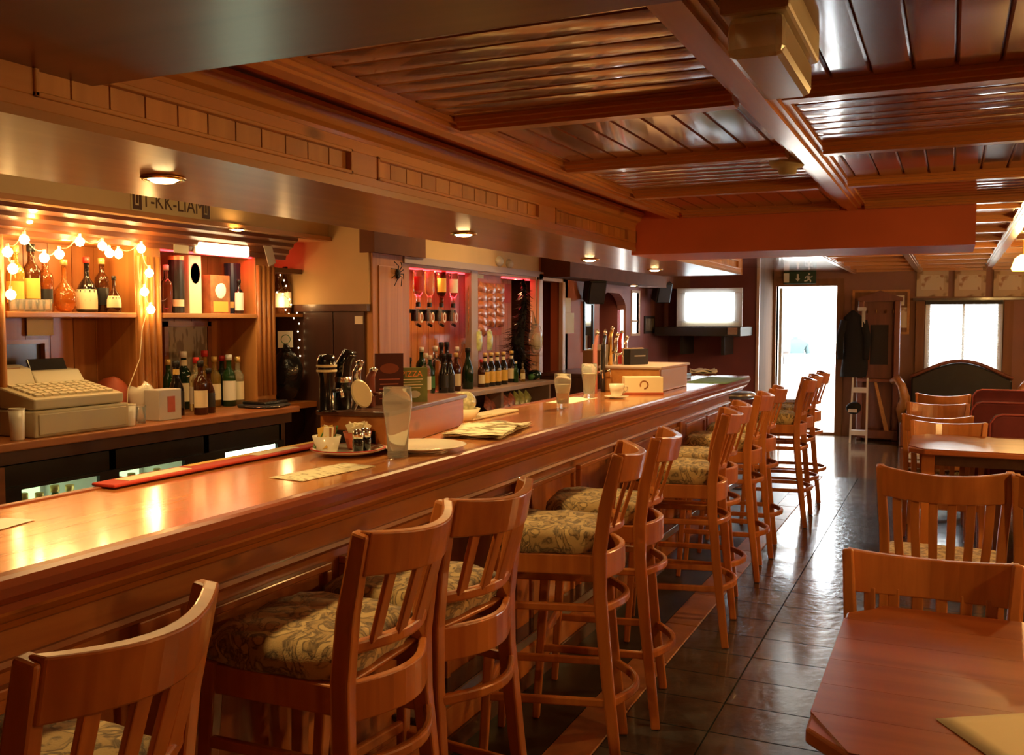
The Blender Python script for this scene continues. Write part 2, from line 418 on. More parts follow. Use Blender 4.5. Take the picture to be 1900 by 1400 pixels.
for a, b in TILE_X:
    for j in range(29):
        o = obj('tile', tile_mesh(b-a, random.randrange(5)), floor); o.location = ((a+b)/2, 1.4+.14+j*.28, -.004)
slab_m = B(-.078, .078, -.27, .27, -.006, .004).mesh('terracotta_tile'); slab_m.materials.append(MATS['terracotta'])
for j in range(15):
    o = obj('terracotta_tile', slab_m, floor, bev=.003, seg=1); o.location = (-1.172, 1.5+j*.548, -.002)
struct(B(-4.1, -1.252, -2, 9.5, -.006, .0).build('floor_bar', 'dark_floor'))
struct(B(-4.2, 3.3, 9.5, 13.15, -.12, .0).build('floor_far', 'tan_floor'))
struct(B(-12, 12, 13.15, 40, -.15, -.03).build('floor_outside', 'stone_pale'))
# outer shell
wall_y('wall_behind', -2.15, -2, -4.2, 3.3, -.1, ZR, 'orange_paint')
RW = ((8.6, 9.5, 1.0, 1.75),)
wall_x('wall_right', 3.2, 3.3, -2, 13, -.1, ZR, 'orange_paint', RW)
wall_x('wall_bar', -4.2, -4.1, -2, 8.35, -.1, ZR, 'brown_paint')
wall_y('wall_passage', 8.25, 8.35, -4.1, -3.3, -.1, ZR, 'brown_paint')
DH = 1.855
N1 = (pxx(1083, 600, -3.3)[1], pxx(1097, 600, -3.3)[1], 1.22, pxx(1090, 565, -3.3)[2])
N2 = (pxx(1172, 600, -3.3)[1], pxx(1185, 600, -3.3)[1], pxx(1178, 618, -3.3)[2], pxx(1178, 543, -3.3)[2])
ALC = (9.24, 10.12, 0, 1.80)
wall_x('wall_left', -3.4, -3.3, 7.66, 9.24, -.1, ZR, 'orange_paint', ((7.66, 8.17, -.1, DH),))
wall_x('wall_alcove', -3.33, -3.3, 9.24, 11.95, -.1, ZR, 'lilac_paint', ((9.24, 10.12, -.1, 1.80), N2))
# alcove recess with an arched head
m = MB(); m.box(-3.95, -3.9, 9.14, 10.22, -.1, 2.0).box(-3.9, -3.4, 9.14, 9.24, -.1, 2.0).box(-3.9, -3.4, 10.12, 10.22, -.1, 2.0).box(-3.9, -3.4, 9.14, 10.22, 1.9, 2.0)
struct(m.build('wall_recess', 'purple_paint'))
arch = []
for k in range(13):
    a = PI*k/12; arch.append((9.68-.44*math.cos(a), 1.62+.20*math.sin(a)))
m = MB(); m.extrude([(9.24, 1.9)]+arch[:7]+[(9.68, 1.9)], (-3.4, 0, 0), (0, 1, 0), (0, 0, 1), (.1, 0, 0)); m.extrude([(9.68, 1.9)]+arch[6:]+[(10.12, 1.9)], (-3.4, 0, 0), (0, 1, 0), (0, 0, 1), (.1, 0, 0))
struct(m.build('trim_1', 'lilac_paint'))
a, b, c, d = N2
wf = struct(MB().box(-3.33, -3.29, a-.03, a, c-.03, d+.03).box(-3.33, -3.29, b, b+.03, c-.03, d+.03).box(-3.33, -3.29, a, b, c-.03, c).box(-3.33, -3.29, a, b, d, d+.03).build('window_1', 'pale_trim'))
B(-3.325, -3.32, a, b, c, d).build('pane', 'clear_glass', wf)
B(-3.328, -3.31, a, b, c+(d-c)*.28, c+(d-c)*.28+.02).build('glazing_bar', 'pale_trim', wf)
a, b, c, d = N1
mr = thing('wall_mirror', 'tall narrow black-framed mirror on the orange wall catching the doorway', 'mirror', (-3.3, (a+b)/2, c)); hw = (b-a)/2; hh = d-c
MB().box(0, .02, -hw-.03, -hw, -.03, hh+.03).box(0, .02, hw, hw+.03, -.03, hh+.03).box(0, .02, -hw, hw, hh, hh+.03).box(0, .02, -hw, hw, -.03, 0).build('frame', 'black_plastic', mr)
B(.002, .008, -hw, hw, 0, hh).build('glass', 'mirror_glass', mr)
wall_y('wall_tv', 11.87, 11.97, -3.3, -2.17, -.1, ZR, 'purple_paint')
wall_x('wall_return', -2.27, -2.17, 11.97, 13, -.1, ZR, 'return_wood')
struct(B(-2.185, -2.15, 11.85, 11.89, 0, 2.15).build('trim_2', 'pale_trim'))
wall_y('wall_far', 13, 13.15, -3.4, 3.3, -.1, ZR, 'far_wall', (DOOR, WIN))
# roof and ceilings
struct(B(-4.2, 3.3, -2.15, 13.15, ZR, ZR+.1).build('roof', 'brown_paint'))
ceil = struct(B(-1.352, 3.2, -2, 4.5, ZC, ZC+.05).build('ceiling', 'red_paint'))
ceil2 = struct(B(-1.352, 3.2, 4.4, 13, ZF, ZF+.05).build('ceiling', 'ceil_board_y'))
struct(B(-3.3, -1.352, 6.66, 13, ZF, ZF+.05).build('ceiling', 'ceil_board_y'))
struct(MB().box(.08, 3.2, 4.44, 4.5, ZC, ZF+.02).build('trim_3', 'ceil_rib_x'))
struct(B(-1.352, .08, 4.22, 4.70, 1.805, ZF).build('beam', 'red_paint'))
struct(B(-1.352, 3.2, .28, 1.19, 1.90, ZC+.01).build('beam_near', 'beam_dark', bev=.006))
# coffered ceiling
CXR = [-1.15, -.385, .38, 1.15, 1.92, 2.69]; CYR = [1.38, 2.085, 2.79, 3.49, 4.19]
def boards(x0, x1, y0, y1, along):
    n = max(1, round(((y1-y0) if along == 'X' else (x1-x0))/.079)); 
    if along == 'X':
        L, wd = x1-x0, (y1-y0)/n
    else:
        L, wd = y1-y0, (x1-x0)/n
    key = (along, round(L, 3), round(wd, 4))
    if key not in boards.cache:
        e = .003; t = .012
        hb = wd/2-.005; pr = [(-wd/2+.001, 0), (wd/2-.001, 0), (wd/2-.001, -t*.5)]+[(hb*(1-2*q/10), -t+(.0010 if along == 'X' else .0002)*(1-2*q/10)**2) for q in range(11)]+[(-wd/2+.001, -t*.5)]
        if along == 'X': m = MB().extrude(pr, (-L/2, 0, 0), (0, 1, 0), (0, 0, 1), (L, 0, 0)).mesh('board')
        else: m = MB().extrude(pr, (0, -L/2, 0), (1, 0, 0), (0, 0, 1), (0, L, 0)).mesh('board')
        m.materials.append(MATS['ceil_board_x' if along == 'X' else 'ceil_board_y']); boards.cache[key] = m
    for k in range(n):
        o = obj('board', boards.cache[key], ceil)
        tilt = random.uniform(-.012, .012)
        if along == 'X': o.location = ((x0+x1)/2, y0+wd*(k+.5), ZC); o.rotation_euler = (tilt, random.uniform(-.002, .002), 0)
        else: o.location = (x0+wd*(k+.5), (y0+y1)/2, ZC); o.rotation_euler = (random.uniform(-.002, .002), tilt, 0)
boards.cache = {}
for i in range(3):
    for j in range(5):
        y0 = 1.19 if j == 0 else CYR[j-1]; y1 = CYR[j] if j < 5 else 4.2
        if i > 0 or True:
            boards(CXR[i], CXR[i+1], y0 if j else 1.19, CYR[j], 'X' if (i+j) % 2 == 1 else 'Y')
def rib(x0, x1, y0, y1, par, z, name='ceiling_rib'):
    alongx = (x1-x0) > (y1-y0); m = MB()
    if alongx:
        c = (y0+y1)/2; m.box(x0, x1, c-.05, c+.05, z-.020, z).box(x0, x1, c-.036, c+.036, z-.030, z-.020).box(x0, x1, c-.02, c+.02, z-.038, z-.030)
    else:
        c = (x0+x1)/2; m.box(c-.05, c+.05, y0, y1, z-.021, z).box(c-.036, c+.036, y0, y1, z-.031, z-.021).box(c-.02, c+.02, y0, y1, z-.039, z-.031)
    m.build(name, 'ceil_rib_x' if alongx else 'ceil_rib', par)
for x in CXR: rib(x-.05, x+.05, 1.19, 4.22 if x < .08 else 4.44, ceil, ZC)
for y in CYR[1:]:
    for i in range(5): rib(CXR[i]+.05, CXR[i+1]-.05, y-.05, y+.05, ceil, ZC)
for x in (-1.15, -.385, .38, 1.15, 1.92): rib(x-.05, x+.05, 4.7 if x < .08 else 4.5, 13, ceil2, ZF)
for k in range(11):
    y = 5.1+k*.76
    for i in range(5): rib(CXR[i]+.05, CXR[i+1]-.05, y-.05, y+.05, ceil2, ZF)
# door leading out, with frame
d1 = struct(MB().box(DOOR[0]-.09, DOOR[0], 12.96, 13.16, 0, DOOR[3]+.09).box(DOOR[1], DOOR[1]+.09, 12.96, 13.16, 0, DOOR[3]+.09).box(DOOR[0], DOOR[1], 12.96, 13.16, DOOR[3], DOOR[3]+.09).build('door_1', 'wall_wood'))
B(DOOR[0], DOOR[1], 12.98, 13.16, 0, .03).build('threshold', 'wall_wood', d1)
# the open door leaf, swung outwards against the wall
leaf = struct(B(-2.12, -2.08, 13.16, 13.9, .03, 1.94).build('door_2', 'white_paint'))
B(-2.08, -2.072, 13.3, 13.75, .9, 1.8).build('pane', 'clear_glass', leaf)
# doorway behind the bar (dark passage) trim
struct(MB().box(-3.31, -3.27, 7.60, 7.68, 0, DH+.05).box(-3.31, -3.27, 8.15, 8.22, 0, DH+.05).box(-3.31, -3.27, 7.60, 8.22, DH, DH+.06).build('door_3', 'pale_trim', bev=.004))
# window in the far wall: frame, pane, blind
wz = struct(MB().box(WIN[0]-.05, WIN[0], 12.97, 13.1, WIN[2]-.05, WIN[3]+.05).box(WIN[1], WIN[1]+.05, 12.97, 13.1, WIN[2]-.05, WIN[3]+.05).box(WIN[0], WIN[1], 12.97, 13.1, WIN[2]-.05, WIN[2]).box(WIN[0], WIN[1], 12.97, 13.1, WIN[3], WIN[3]+.05).build('window_2', 'white_paint'))
B(WIN[0], WIN[1], 13.08, 13.085, WIN[2], WIN[3]).build('pane', 'clear_glass', wz)
B((WIN[0]+WIN[1])/2-.015, (WIN[0]+WIN[1])/2+.015, 13.06, 13.1, WIN[2], WIN[3]).build('glazing_bar', 'white_paint', wz)
for n, (a, b, c, d) in enumerate(RW):
    f = struct(MB().box(3.17, 3.3, a-.05, a, c-.05, d+.05).box(3.17, 3.3, b, b+.05, c-.05, d+.05).box(3.17, 3.3, a, b, c-.05, c).box(3.17, 3.3, a, b, d, d+.05).box(3.22, 3.26, (a+b)/2-.02, (a+b)/2+.02, c, d).build('window_%d' % (n+3), 'white_paint'))
    B(3.245, 3.25, a, b, c, d).build('pane', 'clear_glass', f)
# overhang above the orange wall
struct(B(-3.3, -3.02, 7.7, 11.87, 1.885, ZF).build('trim_4', 'brown_paint'))

# ================================================================== BAR
bar = thing('bar_counter', 'long knotty pine bar front with framed panels and foot ledge', 'bar', (-.09, 0, 0))
Y0, Y1 = -1.2, 7.3
B(-1.86, -1.47, Y0, Y1, 0, 1.02).build('carcass', 'bar_pine', bar)
B(-1.472, -1.455, Y0, Y1, .865, 1.0).build('top_rail', 'bar_pine', bar, bev=.003)
B(-1.472, -1.455, Y0, Y1, .06, .16).build('bottom_rail', 'bar_pine', bar, bev=.003)
B(-1.472, -1.445, Y0, Y1, 0, .06).build('plinth', 'dark_wood_y', bar)
MB().profile_y([(-1.455, .865), (-1.447, .865), (-1.440, .875), (-1.445, .885), (-1.455, .885)], Y0, Y1).build('bead', 'bar_pine', bar)
B(-1.462, -1.372, 2.45, Y1-.1, .25, .275).build('foot_ledge', 'dark_gloss', bar, bev=.006)
B(-1.372, -1.364, 2.45, Y1-.1, .247, .277).build('ledge_edge', 'grey_steel', bar)
pil = [-.4, .55, 1.5, 3.41, 4.65, 5.9, 7.2]
for i, y in enumerate(pil):
    B(-1.472, -1.445, y-.06, y+.06, 0.06, .865).build('pilaster', 'bar_pine_v', bar, bev=.004)
for i in range(len(pil)-1):
    a, b = pil[i]+.06, pil[i+1]-.06; n = max(1, round((b-a)/.58)); s = (b-a)/n
    for k in range(n):
        ya, yb = a+k*s+.03, a+(k+1)*s-.03
        fr = MB(); z0, z1, t = .20, .835, .022
        fr.box(-1.472, -1.447, ya, yb, z1-t, z1).box(-1.472, -1.447, ya, yb, z0, z0+t).box(-1.472, -1.447, ya, ya+t, z0+t, z1-t).box(-1.472, -1.447, yb-t, yb, z0+t, z1-t)
        p = fr.build('panel_frame', 'bar_pine', bar, bev=.004)
        B(-1.474, -1.464, ya+t, yb-t, z0+t, z1-t).build('panel', 'bar_pine_v', p)
top = thing('bar_worktop', 'long varnished plank bar top with dark rounded front edge', 'bar top', (0, 0, 0))
np_ = 5; x0, x1 = -1.92, -1.43; wd = (x1-x0)/np_
for k in range(np_):
    B(x0+wd*k+.0006, x0+wd*(k+1)-.0006, Y0, Y1, 1.045, 1.08).build('plank', 'bar_plank', top)
nose = [(-1.43, 1.045), (-1.43, 1.08), (-1.40, 1.082), (-1.388, 1.078), (-1.381, 1.066), (-1.381, 1.05), (-1.386, 1.04), (-1.394, 1.035), (-1.394, 1.022), (-1.43, 1.022)]
MB().profile_y(nose, Y0, Y1).build('nosing', 'bar_nosing', top)
MB().profile_y([(-1.455, 1.022), (-1.40, 1.022), (-1.402, 1.014), (-1.415, 1.0), (-1.43, .992), (-1.436, .980), (-1.445, .974), (-1.455, .974)], Y0, Y1).build('cove_moulding', 'bar_pine', top)
B(-1.92, -1.43, Y0, Y1, 1.02, 1.045).build('under_board', 'bar_pine', top)
B(-1.945, -1.92, Y0, Y1, 1.03, 1.085).build('back_lip', 'bar_nosing', top, bev=.004)

# ================================================================== CANOPY OVER THE BAR
can = thing('bar_canopy', 'panelled pine canopy hanging over the bar with recessed downlights', 'canopy', (0, 0, 0))
CY0, CY1 = -1.2, 6.65
B(-1.88, -1.352, CY0, CY1, 1.835, 1.99).build('carcass', 'canopy_pine', can)
B(-1.885, -1.33, CY0, CY1, 1.82, 1.836).build('underside', 'canopy_under', can)
B(-1.352, -1.332, CY0, CY1, 1.836, 1.860).build('bottom_rail', 'canopy_pine', can, bev=.002)
B(-1.352, -1.332, CY0, CY1, 1.912, 1.955).build('top_rail', 'canopy_pine', can, bev=.002)
MB().profile_y([(-1.352, 1.94), (-1.330, 1.94), (-1.326, 1.948), (-1.312, 1.955), (-1.303, 1.968), (-1.300, 1.978), (-1.290, 1.981), (-1.290, 1.992), (-1.352, 1.992)], CY0, CY1).build('crown_moulding', 'canopy_pine', can)
B(-1.352, -1.328, CY1, CY1+.012, 1.82, 1.99).build('end_board', 'canopy_pine', can)
st = [(.0, .12), (.95, 1.06), (1.94, 2.05), (3.09, 3.24), (4.10, 4.22), (5.15, 5.28), (6.53, 6.65)]
for a, b in st: B(-1.352, -1.330, a, b, 1.858, 1.914).build('stile', 'canopy_pine', can, bev=.002)
bm_c = None
for i in range(len(st)-1):
    a, b = st[i][1], st[i+1][0]
    m = MB(); t = .009
    m.box(-1.345, -1.326, a, b, 1.856, 1.856+t).box(-1.345, -1.326, a, b, 1.916-t, 1.916).box(-1.345, -1.326, a, a+t, 1.856, 1.916).box(-1.345, -1.326, b-t, b, 1.856, 1.916)
    m.build('panel_moulding', 'canopy_pine', can, bev=.002)
    n = round((b-a)/.079); wd = (b-a)/n
    me = B(-.003, .004, -wd/2+.002, wd/2-.002, -.026, .026).mesh('board'); me.materials.append(MATS['canopy_board'])
    for k in range(n):
        o = obj('board', me, can); o.location = (-1.345, a+wd*(k+.5), 1.886)
def downlight(loc, label, energy):
    t = thing('downlight', label, 'downlight', loc, 0, 'downlights over the bar')
    MB().lathe([(.033, 0), (.048, 0), (.050, -.004), (.046, -.008), (.036, -.008), (.033, 0)], 20).build('ring', 'brass', t, smooth=True)
    MB().lathe([(.0, -.003), (.034, -.003), (.034, -.006), (.022, -.013), (0, -.015)], 16).build('bulb', 'downlight', t, smooth=True)
    light('spot', 'SPOT', (0, 0, -.03), energy, WARM2, .03, (0, 0, 0), t, cone=2.6)
for (px, py), lb in zip([(303, 328), (860, 432), (1094, 480), (1215, 499)], ['warm recessed downlight under the canopy above the cash register', 'warm recessed downlight under the canopy before the optics rack', 'warm recessed downlight under the canopy above the two pint glasses', 'small far downlight under the canopy towards the television']):
    p = pz(px, py, 1.82); downlight((max(p[0], -1.72), p[1], 1.82), lb, 26)
# ================================================================== BOTTLES
PROF = {  # radius, height in units of the bottle height; (shoulder shapes)
 'wine': [(.115, 0), (.125, .01), (.125, .55), (.115, .62), (.06, .72), (.045, .78), (.043, .97), (.05, .975), (.05, 1.0), (0, 1.0)],
 'spirit': [(.12, 0), (.13, .012), (.13, .58), (.12, .645), (.075, .71), (.05, .75), (.046, .96), (.055, .965), (.055, 1.0), (0, 1.0)],
 'squat': [(.15, 0), (.19, .03), (.20, .22), (.185, .40), (.13, .52), (.06, .62), (.045, .68), (.045, .96), (.055, .965), (.055, 1), (0, 1)],
 'round': [(.06, 0), (.13, .03), (.21, .15), (.225, .27), (.20, .40), (.12, .51), (.05, .59), (.042, .66), (.042, .97), (.06, .975), (.06, 1), (0, 1)],
 'beer': [(.125, 0), (.135, .012), (.135, .50), (.12, .58), (.07, .70), (.055, .80), (.052, .96), (.065, .962), (.065, 1), (0, 1)],
 'champagne': [(.13, 0), (.14, .012), (.14, .42), (.125, .52), (.075, .66), (.055, .76), (.052, .96), (.06, .965), (.06, 1), (0, 1)],
}
def bottle_parts(t, kind, h, glass, cap, labelm, lz=(.14, .46), neck=None, capfrac=.10, face=PI/4):
    pr = [(r*h, z*h) for r, z in PROF[kind]]
    MB().lathe(pr, 14).build('glass', glass, t, smooth=True)
    if cap:
        rn = max(r for r, z in PROF[kind] if z > .955)*h*1.12
        MB().lathe([(rn, (1-capfrac)*h), (rn, 1.004*h), (rn*.8, 1.012*h), (0, 1.012*h)], 12).build('cap', cap, t, smooth=True)
    if labelm:
        def rad(z):
            for (r0, z0), (r1, z1) in zip(PROF[kind], PROF[kind][1:]):
                if z0 <= z <= z1: return (r0+(r1-r0)*(z-z0)/max(1e-6, z1-z0))*h+.0012
            return .05
        zs = [lz[0]+(lz[1]-lz[0])*k/3 for k in range(4)]
        MB().lathe([(rad(z), z*h) for z in zs], 10, a0=-face-1.15, a1=-face+1.15).build('label', labelm, t, smooth=True)
    if neck:
        r = max(.047*h, .002)+.002
        MB().lathe([(r*1.15, .76*h), (r*1.08, .86*h)], 12).build('neck_label', neck, t, smooth=True)
def bottle(loc, kind, h, glass, cap, labelm, label, group=None, **k):
    t = thing('bottle', label, 'bottle', loc, 0, group); bottle_parts(t, kind, h, glass, cap, labelm, **k); return t
def packtube(loc, r, h, mat, bandm, label, cat='tube box', name='bottle_tube', cap='cap_gold'):
    t = thing(name, label, cat, loc)
    MB().lathe([(r, 0), (r, h*.93), (0, h*.93)], 18).build('tube', mat, t, smooth=False)
    MB().lathe([(r*1.03, h*.93), (r*1.03, h), (0, h)], 18).build('lid', cap if cap else mat, t)
    if bandm: MB().lathe([(r+.001, h*.12), (r+.001, h*.24)], 12, a0=-PI/4-1.1, a1=-PI/4+1.1).build('label', bandm, t)
    return t

# ================================================================== BACK BAR UNIT (register, shelves)
XU, XBK = -3.75, -4.04
u1 = thing('back_bar_shelving', 'pine back bar shelving with fluted pillars above the cash register', 'shelving', (0, 0, 0))
nb = 17; ya, yb = 2.3, 4.63; wd = (yb-ya)/nb
me = B(0, .014, -wd/2+.002, wd/2-.002, 1.0, 1.90).mesh('board'); me.materials.append(MATS['back_board'])
B(XBK-.02, XBK, 2.2, 4.98, .9, 2.0).build('backing', 'dark_wood', u1)
for k in range(nb):
    o = obj('board', me, u1); o.location = (XBK, ya+wd*(k+.5), 0)
def pillar(y0, y1, z0, z1, x0, x1, par):
    p = B(x0, x1, y0, y1, z0, z1).build('pillar', 'shelf_pine', par, bev=.003)
    n = 4; s = (y1-y0)/n
    for k in range(n): MB().tube([(x1, y0+s*(k+.5), z0+.05), (x1, y0+s*(k+.5), z1-.05)], s*.36, 6).build('reed', 'shelf_pine', p, smooth=True)
pillar(2.62, 2.815, 1.0, 1.88, XU-.28, XU, u1)
pillar(3.54, 3.715, 1.0, 1.88, XU-.28, XU, u1)
pillar(4.455, 4.63, 1.0, 1.88, XU-.28, XU, u1)
for a, b in ((2.815, 3.54), (3.715, 4.455)): B(XBK+.01, XU+.01, a, b, 1.515, 1.541).build('shelf', 'shelf_pine_y', u1, bev=.004)
B(XBK, XU, 2.5, 4.63, 1.878, 1.90).build('top_board', 'shelf_pine_y', u1)
cor = [(XU-.02, 1.875), (XU+.015, 1.875), (XU+.02, 1.90), (XU+.04, 1.91), (XU+.045, 1.935), (XU+.075, 1.95), (XU+.08, 1.97), (XU+.11, 1.985), (XU+.115, 2.01), (XU-.02, 2.01)]
MB().profile_y(cor, 2.4, 4.72).build('cornice', 'cornice_wood', u1)
# niche behind the till
MB().box(XBK+.014, XBK+.05, 2.86, 3.22, 1.39, 1.41).box(XBK+.014, XBK+.05, 3.20, 3.22, 1.05, 1.39).build('niche_frame', 'shelf_pine_y', u1)
B(XBK+.012, XBK+.02, 2.84, 3.20, 1.02, 1.39).build('niche', 'dark_wood', u1)
# cream bulkhead above
bh = struct(B(-4.1, -3.60, -2, 4.98, 2.005, ZR).build('trim_5', 'cream_paint'))
B(-3.62, -3.575, -1.2, 4.98, 2.005, 2.03).build('bead', 'shelf_pine_y', bh)
struct(B(-4.1, -3.30, 4.98, 7.66, 1.93, ZR).build('trim_6', 'cream_paint'))
# plate with lettering
q0, q1 = pxx(243, 360, -3.595), pxx(390, 380, -3.595)
plate = thing('lettered_plate', 'pale plate with brown letters fixed to the cream bulkhead', 'sign', (-3.598, (q0[1]+q1[1])/2, 2.088))
pw = (q1[1]-q0[1]); B(0, .004, -pw/2, pw/2, -.055, .055).build('plate', 'plate_yellow', plate)
lettering('IT-KK-LIAM', .105, frame_x(.0045, 0, .002), 'letter_brown', plate, sx=.86)
for s in (-1, 1):
    c = s*(pw/2-.035); MB().box(.004, .006, c-.028, c+.028, -.048, -.028).box(.004, .006, c-.028, c-.012, -.028, .045).box(.004, .006, c+.012, c+.028, -.028, .045).box(.004, .006, c-.006, c+.006, -.02, .03).build('emblem', 'letter_brown', plate)
p = pxx(432, 411, -3.585); downlight((-3.585+.03, p[1], 2.004), 'warm downlight at the edge of the cream bulkhead beside the lettered plate', 7)
# counter and bottle coolers
ct = thing('back_counter', 'dark pine back counter carrying the cash register and spirits', 'counter', (0, 0, 0))
B(-4.06, -3.47, 1.9, 4.50, .965, 1.0).build('worktop', 'bar_pine', ct, bev=.006)
B(-4.06, -3.55, 1.9, 4.52, .90, .963).build('rail', 'dark_wood_y', ct)
B(-4.06, -3.60, 4.46, 4.52, 0, .90).build('end_panel', 'dark_wood', ct)
MB().box(-4.06, -3.5, 2.50, 2.60, 0, .90).build('post', 'cornice_wood', ct)
def cooler(y0, y1, w0, w1, label, items):
    t = thing('bottle_cooler', label, 'cooler', (-3.58, y0, 0), 0, 'bottle coolers')
    L = y1-y0
    MB().box(-.46, -.44, 0, L, .05, .89).box(-.44, 0, 0, .02, .05, .89).box(-.44, 0, L-.02, L, .05, .89).box(-.44, 0, 0, L, .05, .07).box(-.44, 0, 0, L, .80, .89).build('cabinet', 'black_plastic', t)
    a, b = w0-y0, w1-y0
    MB().box(0, .02, 0, a, .06, .80).box(0, .02, b, L, .06, .80).box(0, .02, a, b, .785, .80).box(0, .02, a, b, .06, .10).build('door_frame', 'black_plastic', t)
    B(.008, .011, a, b, .10, .785).build('glass_door', 'clear_glass', t)
    B(-.42, -.02, .03, L-.03, .455, .465).build('rack', 'grey_steel', t)
    MB().box(-.438, -.432, .02, L-.02, .07, .80).box(-.432, -.002, .02, .026, .07, .80).box(-.432, -.002, L-.026, L-.02, .07, .80).box(-.432, -.002, .026, L-.026, .79, .80).build('liner', 'white_paint', t)
    B(-.43, -.427, .06, L-.06, .30, .76).build('light_panel', 'fridge_dim', t)
    B(-.05 if items else -.42, -.01, L-.034, L-.027, .10, .78).build('light_strip', 'fridge_light', t)
    n = len(items)
    for k, (g, h, lm, lb) in enumerate(items):
        yy = w0+(w1-w0)*(k+.5)/n
        bottle((-3.58-.13, yy, .466), 'beer', h, g, 'cap_gold', lm, lb, 'bottles in the coolers', neck=lm)
cooler(2.62, 3.22, 2.72, 3.125, 'black bottle cooler under the cash register, lit green and white inside', [('dark_green_glass', .27, 'label_white', 'dark beer bottle with white label, first in the cooler under the register'), ('dark_green_glass', .27, 'label_white', 'dark beer bottle with white label, second in the cooler under the register'), ('green_glass', .26, 'label_cream', 'green beer bottle with cream label in the cooler under the register'), ('green_glass', .28, 'label_green', 'bright green bottle in the cooler under the register'), ('clear_glass', .27, 'label_white', 'clear bottle with white label at the end of the register cooler')])
cooler(3.22, 3.84, 3.24, 3.66, 'middle black bottle cooler under the back counter, lit inside', [('pale_spirit', .27, 'label_yellow', 'pale bottle, first in the middle cooler'), ('pale_spirit', .265, 'label_white', 'pale bottle with white label, second in the middle cooler'), ('green_glass', .27, 'label_yellow', 'greenish bottle with yellow label in the middle cooler'), ('clear_glass', .26, 'label_yellow', 'clear bottle with yellow label in the middle cooler'), ('pale_spirit', .27, 'label_cream', 'pale bottle with cream label at the end of the middle cooler')])
cooler(3.84, 4.46, 3.96, 4.40, 'brightest black bottle cooler below the spirit bottles on the counter', [])

# cash register
reg = thing('cash_register', 'beige electronic cash register with angled keypad on the back counter', 'cash register', (-3.74, 3.02, 1.0), 0)
B(-.17, .22, -.26, .25, 0, .115).build('drawer_base', 'ivory_plastic', reg, bev=.008)
B(.22, .226, -.24, .23, .012, .10).build('drawer_front', 'ivory_plastic', reg, bev=.004)
MB().extrude([(-.17, .118), (.21, .118), (.21, .165), (-.02, .215), (-.17, .215)], (0, -.25, 0), (1, 0, 0), (0, 0, 1), (0, .48, 0)).build('body', 'ivory_plastic', reg, bev=.008)
kb = MB()
MK = Matrix.Rotation(math.radians(12.3), 3, 'Y')
for i in range(5):
    for j in range(10): kb.obox((.015+i*.038, -.20+j*.042, .2125-i*.0083), (.028, .032, .010), MK)
kp = kb.build('key', 'ivory_pale', reg); kp['kind'] = 'stuff'
MB().extrude([(-.16, .215), (-.03, .215), (-.06, .285), (-.13, .30), (-.16, .30)], (0, -.25, 0), (1, 0, 0), (0, 0, 1), (0, .20, 0)).build('printer_cover', 'ivory_pale', reg, bev=.006)
MB().extrude([(-.155, .215), (-.03, .215), (-.07, .27), (-.155, .275)], (0, -.04, 0), (1, 0, 0), (0, 0, 1), (0, .26, 0)).build('display_housing', 'ivory_pale', reg, bev=.006)
MB().obox((-.115, .08, .29), (.012, .20, .07), Matrix.Rotation(math.radians(-25), 3, 'Y')).build('display', 'dark_gloss', reg, bev=.004)
MB().obox((-.058, -.15, .266), (.004, .10, .05), Matrix.Rotation(math.radians(-24), 3, 'Y')).build('paper_slot', 'carton_brown', reg)
# odds and ends on the counter
def cyl_cup(name, loc, r, h, mat, label, cat):
    t = thing(name, label, cat, loc)
    MB().lathe([(r*.8, 0), (r*.86, .004), (r, h), (r*.93, h), (r*.78, .012), (0, .012)], 16).build('wall', mat, t, smooth=True)
    MB().lathe([(r*.98, h-.004), (r*1.05, h), (r*.98, h+.004)], 16).build('rim', mat, t, smooth=True)
    return t
p = pz(32, 812, 1.0)
cyl_cup('tumbler', (-3.55, pxx(32, 800, -3.55)[1], 1.0), .032, .13, 'china', 'cream beaker standing before the cash register drawer', 'cup')
cyl_cup('mug', (-3.55, pxx(240, 770, -3.55)[1], 1.0), .03, .10, 'china', 'white mug beside the cash register on the back counter', 'mug')
cyl_cup('glass_tumbler', (-3.58, pxx(261, 770, -3.58)[1], 1.0), .026, .085, 'thin_plastic', 'small clear tumbler next to the white mug', 'glass')
tb = thing('tissue_box', 'grey printed napkin box between the mug and the spirit bottles', 'box', (-3.62, pxx(303, 770, -3.62)[1], 1.0))
B(-.05, .05, -.075, .075, 0, .155).build('carton', 'silver_plastic', tb, bev=.004)
B(.05, .052, -.02, .03, .04, .12).build('printed_mark', 'card_red', tb)
rp = thing('rag_bundle', 'red and white crumpled cloth behind the cash register', 'cloth', (-3.86, pxx(205, 735, -3.86)[1], 1.0))
def blob(name, mat, par, c, r, seed, sq=(1, 1, 1), amp=.25, n=10):
    m = MB(); rr = random.Random(seed); prof = []
    vs = [(c[0], c[1], c[2]-r*sq[2])]; fs = []
    for i in range(1, n//2+1):
        a = -PI/2+PI*i/(n//2+1)
        for k in range(n):
            b = 2*PI*k/n; q = r*(1+rr.uniform(-amp, amp)); vs.append((c[0]+q*math.cos(a)*math.cos(b)*sq[0], c[1]+q*math.cos(a)*math.sin(b)*sq[1], c[2]+q*math.sin(a)*sq[2]))
    vs.append((c[0], c[1], c[2]+r*sq[2])); L = len(vs)-1; R = n//2
    for k in range(n): fs.append((0, 1+(k+1) % n, 1+k)); fs.append((L, 1+(R-1)*n+k, 1+(R-1)*n+(k+1) % n))
    for i in range(R-1):
        for k in range(n): fs.append((1+i*n+k, 1+i*n+(k+1) % n, 1+(i+1)*n+(k+1) % n, 1+(i+1)*n+k))
    m._add(vs, fs); return m.build(name, mat, par, smooth=True, sub=1)
